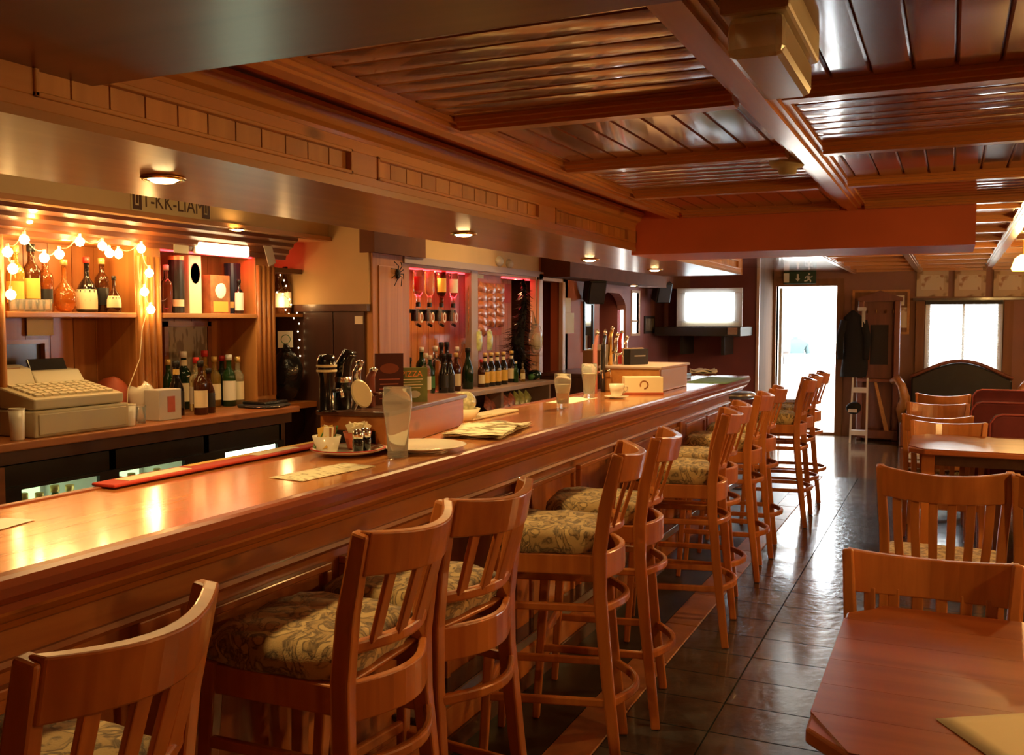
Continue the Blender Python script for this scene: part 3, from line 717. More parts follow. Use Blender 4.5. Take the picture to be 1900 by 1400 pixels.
blob('red_fold', 'card_red', rp, (0, 0, .11), .10, 3, (1, 1, 1.1)); blob('pale_fold', 'china', rp, (.08, .12, .10), .08, 5, (1, 1, 1.2))
# note and framed picture on the back boards
q0, q1 = pxx(46, 588, XBK+.02), pxx(96, 622, XBK+.02)
nt_ = tag(B(XBK+.03, XBK+.034, q0[1], q1[1], q1[2], q0[2]).build('paper_note', 'paper'), 'plain yellowish paper note pinned below the shelf above the register', 'note')
q0, q1 = pxx(303, 596, XBK+.03), pxx(392, 690, XBK+.03)
pf = thing('framed_picture', 'dull grey framed picture behind the spirit bottles', 'picture', (XBK+.018, (q0[1]+q1[1])/2, 1.2)); hw = (q1[1]-q0[1])/2; zt = q0[2]-1.2
MB().box(0, .02, -hw, -hw+.03, -.05, zt).box(0, .02, hw-.03, hw, -.05, zt).box(0, .02, -hw, hw, zt-.03, zt).box(0, .02, -hw, hw, -.05, -.02).build('frame', 'cornice_wood', pf)
B(0, .012, -hw+.03, hw-.03, -.02, zt-.03).build('print', 'picture_print', pf)
# spirit bottles on the back counter : (pixel x of the axis, x depth, kind, height, glass, cap, label, text)
CTR = [
 (312, -3.93, 'wine', .285, 'green_glass', 'cap_gold', None, 'slim green bottle with gold cap against the pillar on the back counter', {}),
 (327, -3.72, 'champagne', .285, 'black_glass', 'cap_black', 'label_black', 'dark round-shouldered cream liqueur bottle at the front of the spirits', {'neck': 'label_gold'}),
 (341, -3.94, 'spirit', .325, 'dark_green_glass', 'cap_white', 'label_cream', 'tall dark bottle with cream neck label behind the liqueur bottles', {'neck': 'label_cream'}),
 (364, -3.80, 'spirit', .295, 'pale_spirit', 'cap_red', 'label_white', 'pale bottle with red cap and white label on the back counter', {}),
 (372, -3.63, 'spirit', .285, 'brown_glass', 'cap_black', 'label_cream', 'front brown bottle with oval cream label on the back counter', {}),
 (380, -3.94, 'spirit', .325, 'gold_spirit', 'cap_red', None, 'tall amber bottle with red capsule in front of the framed picture', {}),
 (398, -3.90, 'spirit', .29, 'gold_spirit', 'cap_gold', 'label_cream', 'golden bottle with pale gold cap on the back counter', {}),
 (412, -3.96, 'spirit', .29, 'dark_green_glass', 'cap_red', None, 'dark green bottle with red cap at the back of the spirits', {}),
 (425, -3.84, 'spirit', .30, 'green_glass', 'cap_white', 'label_white', 'green bottle with white cap and big bright white label', {'lz': (.12, .5)}),
 (441, -3.84, 'spirit', .285, 'pale_spirit', 'cap_gold', 'label_cream', 'clear bottle with gold cap and large cream label', {'lz': (.12, .5)}),
 (467, -3.84, 'spirit', .30, 'pale_spirit', 'cap_gold', 'label_white', 'clear bottle with gold cap standing last by the fluted pillar', {}),
 (387, -3.66, 'champagne', .24, 'brown_glass', 'cap_black', 'label_black', 'short brown bottle with black label close behind the front brown bottle', {}),
]
plain('label_gold', (.65, .42, .12), .4)
for px, x, kind, h, g, c, lm, lb, kw in CTR:
    p = pxx(px, 700, x); bottle((x, p[1], 1.0), kind, h, g, c, lm, lb, 'spirit bottles on the back counter', **kw)
tr = thing('bar_tray', 'round dark bar tray under the white-labelled bottles', 'tray', (-3.80, pxx(440, 740, -3.80)[1], 1.0))
# (tray lies in front of the bottles as a small saucer)
tr.location.x = -3.60
MB().lathe([(0, 0), (.10, 0), (.115, .008), (.11, .010), (.098, .004), (0, .004)], 20).build('dish', 'dark_gloss', tr, smooth=True); MB().lathe([(.108, .008), (.118, .011), (.113, .013), (.106, .010)], 20).build('rim', 'chrome', tr, smooth=True)
fs_ = thing('folded_cloth', 'folded black bar cloth lying at the end of the back counter', 'cloth', (-3.62, 4.36, 1.0))
B(-.10, .10, -.12, .12, 0, .02).build('lower_fold', 'charcoal', fs_, bev=.009); B(-.08, .09, -.10, .11, .02, .038).build('upper_fold', 'black_foil', fs_, bev=.008)
# shelf, left bay
SH = 1.541
LB_ = [
 (30, 'spirit', .30, 'gold_spirit', 'cap_gold', 'label_yellow', 'amber bottle with yellow label at the far end of the fairy-lit shelf', {}),
 (60, 'spirit', .31, 'brown_glass', 'cap_black', 'label_yellow', 'dark square-shouldered whiskey bottle with slanted yellow label', {'lz': (.2, .5)}),
 (85, 'spirit', .27, 'amber_glass', 'cap_gold', 'label_black', 'amber whiskey bottle with slanted black label', {'lz': (.15, .4)}),
 (120, 'round', .25, 'whiskey', 'cap_gold', None, 'bulbous golden cognac flask on the fairy-lit shelf', {}),
 (162, 'squat', .27, 'black_glass', 'cap_red', 'label_cream', 'dark round bottle with cream label next to the cognac flask', {'lz': (.06, .42)}),
 (190, 'spirit', .27, 'brown_glass', 'cap_gold', 'label_black', 'brown bottle with dark label in the middle of the fairy-lit shelf', {}),
 (212, 'squat', .18, 'brown_glass', 'cap_black', 'label_cream', 'small squat brown bottle with pale label before the yellow carton', {}),
]
for px, kind, h, g, c, lm, lb, kw in LB_:
    x = -3.87 if h > .2 else -3.79; p = pxx(px, 560, x); bottle((x, p[1], SH), kind, h, g, c, lm, lb, 'bottles on the fairy-lit shelf', **kw)
p = pxx(228, 560, -3.92)
bx = thing('bottle_carton', 'tall yellow whiskey carton with dark oval at the end of the fairy-lit shelf', 'carton', (-3.92, p[1], SH))
B(-.045, .045, -.05, .05, 0, .31).build('carton', 'tube_yellow', bx, bev=.002)
MB().lathe([(0, 0), (.036, 0)], 20).build('oval', 'carton_brown', bx).matrix_local = Matrix.Translation((.0465, 0, .20)) @ Matrix.Rotation(PI/2, 4, 'Y') @ Matrix.Diagonal((1.35, 1, 1, 1))
B(.045, .0465, -.05, .05, .02, .10).build('base_band', 'label_black', bx)
gl0 = None
for i, px in enumerate((26, 38, 50, 62, 75, 88)):
    p = pxx(px, 565, -3.79)
    lb = ['stemless shot glass, %s in the row before the amber bottles' % w for w in ('first', 'second', 'third', 'fourth', 'fifth', 'last')][i]
    t = thing('shot_glass', lb, 'glass', (-3.79, p[1], SH), 0, 'shot glasses on the fairy-lit shelf')
    MB().lathe([(.016, 0), (.018, .004), (.022, .055), (.020, .055), (.016, .010), (0, .010)], 12).build('bowl', 'thin_plastic', t, smooth=True)
    MB().lathe([(.0205, .053), (.0225, .055), (.0205, .057)], 12).build('rim', 'thin_plastic', t, smooth=True)
# shelf, second bay (red glow)
def bay_y(px): return pxx(px, 560, -3.88)[1]
bottle((-3.88, bay_y(309), SH), 'spirit', .26, 'clear_glass', 'cap_white', None, 'tall clear glass bottle at the pillar end of the red-lit shelf', 'bottles on the red-lit shelf')
packtube((-3.88, bay_y(328), SH), .042, .315, 'tube_dark', 'label_cream', 'tall black whiskey tube with gold rim on the red-lit shelf', cap='cap_gold')
bx = thing('bottle_carton', 'tall cream whiskey carton with dark oval emblem on the red-lit shelf', 'carton', (-3.90, bay_y(357), SH))
B(-.045, .045, -.048, .048, 0, .325).build('carton', 'label_cream', bx, bev=.002)
MB().lathe([(0, 0), (.036, 0)], 20).build('oval', 'label_black', bx).matrix_local = Matrix.Translation((.0465, 0, .225)) @ Matrix.Rotation(PI/2, 4, 'Y') @ Matrix.Diagonal((1.6, 1, 1, 1))
bottle((-3.96, bay_y(383), SH), 'spirit', .30, 'brown_glass', 'cap_black', None, 'dark bottle standing behind the printed whiskey pack', 'bottles on the red-lit shelf')
bx = thing('whiskey_pack', 'brown whiskey gift pack with pale bird-shaped print on the red-lit shelf', 'box', (-3.86, bay_y(392), SH))
B(-.05, .05, -.08, .08, 0, .22).build('box', 'carton_brown', bx, bev=.003)
blob('pale_emblem', 'label_white', bx, (.05, .0, .13), .05, 8, (.06, 1, .9), .3)
B(.05, .0515, -.06, .06, .01, .07).build('printed_panel', 'label_yellow', bx)
bottle((-3.80, bay_y(424), SH), 'spirit', .20, 'black_glass', 'cap_black', 'label_white', 'short dark bottle with white label between gift pack and navy tube', 'bottles on the red-lit shelf', lz=(.1, .62))
packtube((-3.90, bay_y(437), SH), .047, .30, 'tube_navy', 'label_gold', 'wide navy whiskey tube with gold label near the end of the red-lit shelf', cap='tube_navy')
bottle((-3.80, bay_y(461), SH), 'wine', .185, 'blue_glass', 'cap_white', 'label_white', 'small blue bottle with white cap at the end of the red-lit shelf', 'bottles on the red-lit shelf', lz=(.05, .35))
# bright strip lamp and card under the cornice
q0, q1 = pxx(362, 452, XU+.02), pxx(456, 468, XU+.02)
sl = thing('strip_lamp', 'bright white strip lamp fixed under the cornice above the red-lit shelf', 'lamp', (XU+.03, (q0[1]+q1[1])/2, 1.90)); L = (q1[1]-q0[1])/2
B(-.015, .0, -L-.01, L+.01, -.035, .035).build('housing', 'white_paint', sl); B(0, .018, -L, L, -.028, .028).build('diffuser', 'tube_lamp', sl, bev=.006)
light('glow', 'AREA', (.03, 0, -.03), 2.2, (1, .8, .45), .3, (0, math.radians(35), 0), sl, sy=.05)
q = pxx(337, 452, XU+.03); tag(B(XU+.022, XU+.026, q[1]-.05, q[1]+.055, 1.86, 1.925).build('price_card', 'label_cream'), 'small cream card beside the strip lamp under the cornice', 'card')
q = pxx(500, 470, XU+.06); cd = tag(MB().obox((0, 0, 0), (.004, .07, .14), Matrix.Rotation(.35, 3, 'X')).build('hanging_card', 'paper'), 'tilted cream card hanging from the cornice end above the recess', 'card'); cd.location = (XU+.06, q[1], q[2])
lr = thing('red_strip_light', 'red LED strip under the top board of the whiskey shelf', 'light', (XU-.03, 4.09, 1.872)); B(-.01, .01, -.36, .36, -.004, .004).build('strip', 'led_red', lr); light('glow', 'AREA', (-.02, 0, -.012), 1.5, (1.0, .05, .05), .7, (0, 0, PI/2), lr, sy=.03)
# fairy lights
FL = [(27, 383), (53, 405), (45, 443), (14, 466), (82, 477), (110, 470), (24, 497), (20, 545), (148, 447), (190, 455), (203, 468), (220, 470), (262, 460), (277, 505), (268, 540), (280, 573)]
fl = thing('fairy_lights', 'string of warm fairy lights draped over the shelf pillars by the register', 'fairy lights', (XU+.04, 3.2, 1.5))
pts = []
for (px, py) in FL:
    q = pxx(px, py, XU+.04); pts.append(Vector((0, q[1]-3.2, q[2]-1.5)))
bmesh_bulb = MB().lathe([(0, -.026), (.014, -.021), (.022, -.004), (.018, .010), (.008, .018), (0, .018)], 12).mesh('bulb', True); bmesh_bulb.materials.append(MATS['bulb_warm'])
for q in pts:
    o = obj('bulb', bmesh_bulb, fl); o.location = q
    MB().lathe([(.007, .016), (.007, .034), (0, .034)], 8, q).build('socket', 'label_white', fl)
order = [3, 0, 1, 2, 6, 7]; wires = [[0, 1, 2, 3, 6, 7], [2, 4, 5], [5, 8, 9, 10, 11, 12, 13, 14, 15]]
for ws in wires:
    path = []
    for a, b in zip(ws, ws[1:]):
        for k in range(5):
            s = k/5; c = pts[a].lerp(pts[b], s); path.append((c.x-.008, c.y, c.z+.03-.03*math.sin(PI*s)))
    MB().tube(path, .0022, 5).build('wire', 'label_cream', fl)
pa = [pts[15]+Vector((0, -.01, .03)), pts[15]+Vector((.0, -.06, -.1)), pts[15]+Vector((0, -.08, -.25)), pts[15]+Vector((0, -.16, -.4)), pts[15]+Vector((0, -.17, -.5))]
MB().tube(pa, .0025, 5).build('wire', 'label_cream', fl)
for k in (1, 4, 8, 12, 14): light('glow', 'POINT', pts[k]+Vector((.05, 0, 0)), 1.1, (1, .62, .22), .02, None, fl)
for k in (4, 8, 10): light('glow', 'POINT', pts[k]+Vector((-.09, 0, -.02)), .9, (1, .62, .22), .02, None, fl)

# ================================================================== RECESS, STEP WALL
rc = thing('corner_recess_shelves', 'narrow dark recess with shelves between fluted pillar and cream panel', 'shelving', (0, 0, 0))
B(-4.05, -4.03, 4.64, 4.97, .9, 1.93).build('backing', 'back_board', rc); B(-4.03, -3.80, 4.64, 4.97, 1.525, 1.545).build('shelf', 'shelf_pine_y', rc); B(-4.03, -3.70, 4.64, 4.97, .95, .985).build('counter', 'bar_pine', rc)
MB().box(-4.03, -3.80, 4.64, 4.97, 1.80, 1.83).build('top_shelf', 'dark_wood_y', rc)
for px, h, lb in ((517, .29, 'champagne bottle wound with tiny lights on the recess shelf'), (530, .30, 'tall dark wine bottle beside the champagne in the recess')):
    p = pxx(px, 570, -3.90); bottle((-3.90, p[1], 1.545), 'champagne' if px < 520 else 'wine', h, 'brown_glass', 'label_gold' if px < 520 else 'cap_black', 'label_white', lb, 'bottles in the recess')
q = pxx(529, 628, -3.86); cs = thing('oval_card', 'white card with a green oval leaning in the recess', 'card', (-3.86, q[1], 1.33)); B(0, .004, -.075, .075, 0, .105).build('card', 'label_white', cs)
MB().lathe([(.042, 0), (.050, 0)], 22).build('oval_print', 'label_green', cs).matrix_local = Matrix.Translation((.0045, 0, .052)) @ Matrix.Rotation(PI/2, 4, 'Y') @ Matrix.Diagonal((.62, 1, 1, 1))
bg_ = thing('bin_bag', 'glossy black plastic sack slumped in the recess below the oval card', 'bag', (-3.86, pxx(530, 690, -3.86)[1], .985)); blob('sack', 'black_foil', bg_, (0, 0, .17), .12, 11, (1, .8, 1.4), .14, 12); blob('tie', 'black_foil', bg_, (0, 0, .33), .04, 12, (1, 1, 1), .3)
fp = thing('tiny_fairy_lights', 'string of tiny warm lights trailing down the recess edge', 'fairy lights', (-3.82, 4.8, 1.5)); bm2 = MB().lathe([(0, -.006), (.006, 0), (0, .006)], 6).mesh('bulb'); bm2.materials.append(MATS['fairy_tiny'])
path = []
for (px, py) in [(522, 502), (520, 510), (527, 520), (531, 530), (514, 542), (525, 545), (537, 555), (540, 565), (530, 575), (536, 582), (545, 590), (551, 580), (555, 600), (553, 615), (556, 630), (554, 645), (557, 660), (555, 675), (557, 690)]:
    q = pxx(px, py, -3.82); o = obj('bulb', bm2, fp); o.location = (0, q[1]-4.8, q[2]-1.5); path.append((-.004, q[1]-4.8, q[2]-1.5))
MB().tube(path, .0015, 4).build('wire', 'label_black', fp)
light('glow', 'POINT', (.0, .02, .12), .9, (1, .55, .2), .03, None, fp); light('glow', 'POINT', (-.1, -.02, .36), .5, (1, .08, .05), .03, None, fp)
struct(B(-4.1, -3.30, 4.98, 5.10, 1.605, 1.93).build('trim_7', 'cream_paint'))
cb = thing('dark_cupboard', 'dark wooden cupboard doors under the cream panel behind the beer taps', 'cupboard', (0, 0, 0))
B(-4.1, -3.365, 4.99, 5.36, 0, 1.60).build('body', 'dark_wood', cb)
for a, b in ((-3.80, -3.57), (-3.565, -3.335)):
    d = B(a, b, 4.972, 4.99, .1, 1.56).build('door', 'dark_wood', cb, bev=.003); B(b-.03, b-.02, 4.962, 4.974, .95, 1.05).build('handle', 'brass', d)
B(-3.86, -3.30, 4.955, 4.99, 1.56, 1.605).build('top_rail', 'dark_wood_y', cb)
tn = tag(B(-3.40, -3.34, 4.968, 4.972, 1.48, 1.53).build('small_notice', 'paper'), 'small pale notice pinned to the cream panel edge by the pine post', 'notice')
cp = thing('pine_post', 'broad pine corner post with brown header beside the optics bay', 'post', (0, 0, 0))
B(-3.36, -3.285, 5.0, 5.36, 0, 1.93).build('shaft', 'shelf_pine', cp, bev=.004); B(-3.36, -3.25, 4.97, 5.60, 1.925, 2.13).build('header', 'brown_paint', cp); B(-3.286, -3.275, 5.06, 5.30, .3, 1.85).build('raised_panel', 'shelf_pine', cp, bev=.004)
# ================================================================== SECOND BACK BAR (optics, crisps)
X2, X2B = -3.30, -3.58
u2 = thing('optics_shelving', 'pine back bar bay with red-lit top behind the optics and crisps', 'shelving', (0, 0, 0))
nb = 28; ya, yb = 5.36, 7.66; wd = (yb-ya)/nb
me = B(0, .014, -wd/2+.002, wd/2-.002, 1.0, 1.88).mesh('board'); me.materials.append(MATS['shelf_pine'])
B(X2B-.02, X2B, 5.36, 7.66, .6, 1.95).build('backing', 'dark_wood', u2)
for k in range(nb):
    o = obj('board', me, u2); o.location = (X2B, ya+wd*(k+.5), 0)
B(X2-.06, X2+.005, 5.36, 5.46, .99, 1.89).build('pillar', 'shelf_pine', u2, bev=.003)
B(X2-.05, X2+.005, 6.36, 6.47, .99, 1.89).build('pillar', 'lilac_trim', u2, bev=.003)
B(X2-.05, X2+.005, 7.58, 7.66, .99, 1.89).build('pillar', 'pale_trim', u2, bev=.003)
B(X2B, X2+.03, 5.36, 7.70, 1.88, 1.93).build('top_rail', 'lilac_trim', u2, bev=.003)
B(X2B, X2+.0, 5.40, 7.66, 1.86, 1.88).build('top_board', 'shelf_pine_y', u2)
for a, b in ((5.5, 6.34), (6.5, 7.56)):
    lr = thing('red_strip_light', 'red LED strip under the top rail %s' % ('above the optic bottles' if a < 6 else 'above the crisp packets'), 'light', (X2-.05, (a+b)/2, 1.854)); L = (b-a)/2
    B(-.01, .01, -L, L, -.004, .004).build('strip', 'led_red', lr); light('glow', 'AREA', (-.03, 0, -.012), 1.1, (1.0, .05, .06), L*2, (0, 0, PI/2), lr, sy=.03)
c2 = thing('optics_counter', 'greyish back counter under the optics with snack shelf below', 'counter', (0, 0, 0))
B(X2B, -3.05, 5.36, 7.42, .965, 1.0).build('worktop', 'lilac_trim', c2, bev=.004)
B(X2B, -3.10, 5.36, 7.40, .80, .82).build('lower_shelf', 'dark_wood_y', c2); B(X2B, X2B+.02, 5.36, 7.40, .0, .965).build('back_panel', 'hall_wood', c2)
B(X2B, -3.08, 6.43, 6.47, .05, .965).build('divider', 'lilac_trim', c2); B(X2B, -3.08, 7.37, 7.41, .05, .965).build('end_panel', 'lilac_trim', c2); B(X2B, -3.08, 5.36, 6.43, .05, .72).build('cupboard', 'dark_wood', c2)
# optic rack
rk = thing('optic_rack', 'black optic rack with four oval-badged spirit measures', 'optic rack', (X2-.10, 0, 0))
y_a, y_b = pxx(758, 575, X2-.08)[1], pxx(850, 575, X2-.08)[1]; zr = pxx(800, 577, X2-.08)[2]
B(-.02, .0, y_a, y_b, zr-.015, zr+.012).build('rail', 'black_plastic', rk, bev=.003)
OPT = [(776, 'clear_glass', 'label_red', 'upturned clear spirit bottle with red label, first on the optic rack'), (797, 'pale_spirit', None, 'upturned pale spirit bottle, second on the optic rack'), (819, 'brown_glass', 'label_yellow', 'upturned dark bottle with orange label, third on the optic rack'), (841, 'clear_glass', 'label_white', 'upturned clear bottle with white label, last on the optic rack')]
for i, (px, g, lm, lb) in enumerate(OPT):
    yy = pxx(px, 590, X2-.06)[1]
    MB().lathe([(.010, -.10), (.014, -.09), (.022, -.06), (.022, -.02), (.014, .0), (.014, .03)], 12, (.03, yy, zr)).build('measure', 'thin_plastic', rk, smooth=True)
    MB().obox((.045, yy, zr-.10), (.035, .012, .018), Matrix.Rotation(.5, 3, 'Y')).build('lever', 'black_plastic', rk)
    o = MB().lathe([(.016, 0), (.026, 0)], 18).build('badge_ring', 'label_white', rk); o.matrix_local = Matrix.Translation((.062, yy+.01, zr-.045)) @ Matrix.Rotation(PI/2, 4, 'Y') @ Matrix.Diagonal((1.45, .9, 1, 1))
    B(-.01, .03, yy-.012, yy+.012, zr-.07, zr+.005).build('bracket', 'black_plastic', rk)
    t = thing('optic_bottle', lb, 'bottle', (X2-.06, yy, zr+.028), 0, 'upturned bottles on the optic rack')
    h = .275; pr = [(r*h, h-z*h) for r, z in PROF['spirit']]
    MB().lathe(pr[::-1], 14).build('glass', g, t, smooth=True)
    if lm: MB().lathe([(.0365, .11), (.0365, .21)], 10, a0=-PI/4-1.1, a1=-PI/4+1.1).build('label', lm, t, smooth=True)
    MB().lathe([(.017, 0), (.017, .03)], 10).build('collar', 'black_plastic', t)
# crisp packets on a hanging card
ca, cb_ = pxx(870, 560, X2-.02), pxx(932, 560, X2-.02); zt, zb = pxx(900, 497, X2)[2], pxx(900, 618, X2)[2]
cc = thing('crisp_card', 'hanging brown card full of clipped snack packets in the red-lit bay', 'snack card', (X2-.03, (ca[1]+cb_[1])/2, zb)); hw = (cb_[1]-ca[1])/2; H = zt-zb
B(-.006, 0, -hw, hw, -.02, H).build('backing_card', 'card_red', cc); B(.0, .003, -hw*.8, -hw*.1, H*.84, H*.99).build('header_card', 'label_cream', cc)
pm = MB(); n = 8
for i in range(n+1):
    for k in range(5):
        u = -1+2*i/n; v = -1+2*k/4; e = (1-abs(u)**3)*(1-abs(v)**2.5); pm.v.append((.004+.022*e, u*.075, v*.045))
for i in range(n):
    for k in range(4): pm.f.append((i*5+k, (i+1)*5+k, (i+1)*5+k+1, i*5+k+1))
packet = pm.mesh('packet', True); packet.materials.append(MATS['crisp_bag'])
for r in range(6):
    for c in range(4 if r > 0 else 2):
        o = obj('packet', packet, cc); o.location = (.006+.004*c, -hw*.78+c*hw*.52, H*.06+r*H*.125); o.rotation_euler = (random.uniform(-.25, .05), random.uniform(-.1, .2), 0)
for i, px in enumerate((888, 908)):
    q = pxx(px, 618, X2); gp = thing('snack_packet', 'pale green snack packet hanging %s below the snack card' % ('first' if i == 0 else 'second'), 'packet', (X2, q[1], zb-.06), 0, 'green snack packets'); o = obj('packet', packet.copy(), gp); o.data.materials.clear(); o.data.materials.append(MATS['crisp_green']); o.rotation_euler = (PI/2, 0, 0); B(.0, .004, -.02, .02, .06, .09).build('hook_strip', 'label_cream', gp)
q = pxx(928, 540, X2B+.03); sg = thing('red_poster', 'small red and cream price poster behind the snack card', 'poster', (X2B+.02, q[1]+.12, q[2]-.1)); B(0, .003, -.12, .12, 0, .17).build('sheet', 'card_red', sg); B(.003, .005, -.10, -.03, .04, .13).build('price_panel', 'label_cream', sg)
# black feathery garland hanging beside the crisps and a clear bag of rolls
gd = thing('black_garland', 'black glossy tinsel garland hanging from the red-lit bay top', 'garland', (X2+.03, pxx(965, 600, X2)[1], 1.02))
core = [(0, .0, .83), (0, .02, .74), (0, .02, .6), (0, -.05, .45), (0, -.12, .3), (0, -.06, .15), (0, .0, .02)]
MB().tube(core, .03, 8, [.005, .015, .025, .04, .06, .05, .03]).build('cord', 'coat_cloth', gd, smooth=True)
fr = MB(); rr = random.Random(4)
for k in range(800):
    s = rr.random()*(len(core)-1); i = int(s); a, b = Vector(core[i]), Vector(core[i+1]); c = a.lerp(b, s-i); an = rr.uniform(0, 2*PI); w_ = [.04, .10, .13, .20, .26, .20, .12][i]*rr.uniform(.6, 1.15)
    d = Vector((math.cos(an)*w_*.7, math.sin(an)*w_, rr.uniform(-.08, .01))); sd = Vector((-math.sin(an), math.cos(an), rr.uniform(-.5, .5)))*.008
    fr._add([c-sd, c+sd, c+d*.7+sd*.8, c+d], [(0, 1, 2, 3)])
o = fr.build('tinsel_strands', 'black_foil', gd); o['kind'] = 'stuff'
rb = thing('roll_bag', 'clear plastic bag of pale rolls hanging beside the garland', 'bag', (X2+.05, pxx(983, 640, X2)[1], pxx(983, 650, X2)[2]))
blob('bag', 'thin_plastic', rb, (0, .02, .10), .11, 21, (.5, .95, 1.25), .12, 12); blob('rolls', 'label_cream', rb, (0, .03, .08), .075, 22, (.5, 1, 1), .15); MB().tube([(0, -.02, .2), (0, -.06, .34)], .012, 6, [.03, .006]).build('twist', 'thin_plastic', rb)
sp = thing('spider_decoration', 'black plastic spider on the pillar beside the optic bottles', 'decoration', (X2+.03, pxx(738, 508, X2+.03)[1], pxx(738, 508, X2+.03)[2])); blob('body', 'black_plastic', sp, (0, 0, 0), .03, 2, (.6, .8, 1.2), .05)
for k in range(8):
    a = PI*(k % 4-1.5)/4.5; s = -1 if k < 4 else 1
    MB().tube([(0, 0, 0), (.02, s*.04*math.cos(a), .04*math.sin(a)+.015), (.0, s*.08*math.cos(a), .09*math.sin(a))], .003, 5).build('leg', 'black_plastic', sp)
pw_ = thing('ceramic_ornament', 'pale lumpy ornament lying on top of the bay rail', 'ornament', (X2, pxx(935, 485, X2)[1], 1.93)); blob('bow', 'stone_pale', pw_, (0, -.09, .045), .06, 31, (.6, 1.2, .75), .25); blob('bow', 'stone_pale', pw_, (0, .09, .04), .055, 33, (.6, 1.3, .75), .25)
# bottles standing on the second counter
U2B = [
 (751, -3.40, 'wine', .27, 'clear_glass', 'cap_white', 'label_white', 'slim clear bottle behind the green pizza menu card'),
 (760, -3.34, 'spirit', .25, 'black_glass', 'cap_black', None, 'small dark bottle half hidden by the green menu card'),
 (782, -3.42, 'spirit', .31, 'dark_green_glass', 'cap_white', 'label_black', 'dark bottle with white cap rising behind the menu card'),
 (790, -3.20, 'spirit', .28, 'clear_glass', 'cap_white', 'label_white', 'clear bottle with white label beside the green menu card'),
 (798, -3.26, 'spirit', .26, 'green_glass', 'cap_white', 'label_green', 'pale green bottle next to the orange-labelled one'),
 (808, -3.30, 'spirit', .32, 'clear_glass', 'cap_white', 'label_orange', 'clear vodka bottle with orange label on the optics counter'),
 (819, -3.42, 'wine', .34, 'black_glass', 'cap_black', None, 'tall dark wine bottle at the back of the optics counter'),
 (829, -3.42, 'wine', .34, 'black_glass', 'cap_black', None, 'second tall dark wine bottle at the back of the optics counter'),
 (823, -3.20, 'champagne', .27, 'black_glass', 'cap_black', 'label_black', 'dark square-labelled bottle at the front of the optics counter'),
 (834, -3.18, 'champagne', .27, 'black_glass', 'cap_black', 'label_black', 'dark bottle beside the brown cream-labelled one'),
 (846, -3.20, 'spirit', .27, 'brown_glass', 'label_gold', 'label_cream', 'brown bottle with square cream label on the optics counter'),
 (848, -3.42, 'spirit', .30, 'clear_glass', 'cap_white', None, 'clear bottle with long white neck behind the brown one'),
 (860, -3.44, 'wine', .36, 'pale_spirit', 'cap_white', None, 'tallest pale bottle with white cap before the lilac post'),
 (868, -3.22, 'champagne', .30, 'dark_green_glass', 'cap_black', None, 'dark green wine bottle right before the lilac post'),
 (893, -3.20, 'spirit', .21, 'brown_glass', 'cap_red', 'label_cream', 'small wine bottle with white label beside the stout row'),
]
for px, x, kind, h, g, c, lm, lb in U2B:
    p = pxx(px, 690, x); bottle((x, p[1], 1.0), kind, h, g, c, lm, lb, 'bottles on the optics counter')
for i, px in enumerate((900, 908, 916, 925, 937)):
    x = -3.20 if i < 4 else -3.24; p = pxx(px, 690, x); lb = '%s in the row of dark stout bottles with yellow labels' % ('first', 'second', 'third', 'fourth', 'grey-labelled last')[i]
    bottle((x, p[1]+i*.03, 1.0), 'beer', .255, 'black_glass', 'cap_gold', 'label_yellow' if i < 4 else 'label_cream', lb, 'stout bottles on the optics counter', lz=(.12, .45), neck='label_cream')
q = pxx(957, 690, -3.2); bottle((-3.2, q[1], 1.0), 'spirit', .17, 'green_glass', 'cap_white', None, 'small green bottle beneath the black garland', 'bottles on the optics counter')
q = pxx(970, 690, -3.2); bottle((-3.2, q[1], 1.0), 'spirit', .15, 'gold_spirit', 'cap_white', 'label_cream', 'small yellow bottle beneath the clear bag of rolls', 'bottles on the optics counter')
q = pxx(992, 695, -3.2); gb = thing('green_pouch', 'dark green pouch lying at the end of the optics counter', 'bag', (-3.2, q[1], 1.0)); blob('pouch', 'dark_green_glass', gb, (0, 0, .045), .06, 41, (1, 1.3, .75), .2); blob('flap', 'label_green', gb, (0, -.08, .03), .035, 42, (1, 1, .8), .2)
rr = random.Random(9)
for i, px in enumerate((905, 915, 926, 936, 948, 958, 968, 977)):
    q = pxx(px, 755, -3.16); pk = i < 5
    t = thing('snack_packet', '%s packet, %s along the snack shelf under the optics counter' % ('pink' if pk else 'pale', ('first', 'second', 'third', 'fourth', 'fifth', 'sixth', 'seventh', 'last')[i]), 'packet', (-3.16, q[1], .822), 0, 'packets on the snack shelf')
    o = obj('bag', packet.copy(), t); o.data.materials.clear(); o.data.materials.append(MATS['pink_pack' if pk else 'crisp_green']); o.rotation_euler = (rr.uniform(.4, 1.0), -.5, 0); o.location = (0, 0, .045)
    B(.002, .005, -.03, .03, .02, .05).build('printed_band', 'label_cream', t)

# ================================================================== THINGS ON THE BAR
ZB = 1.081
def on_bar(px, py): p = pz(px, py, ZB); return (p[0], p[1], ZB)
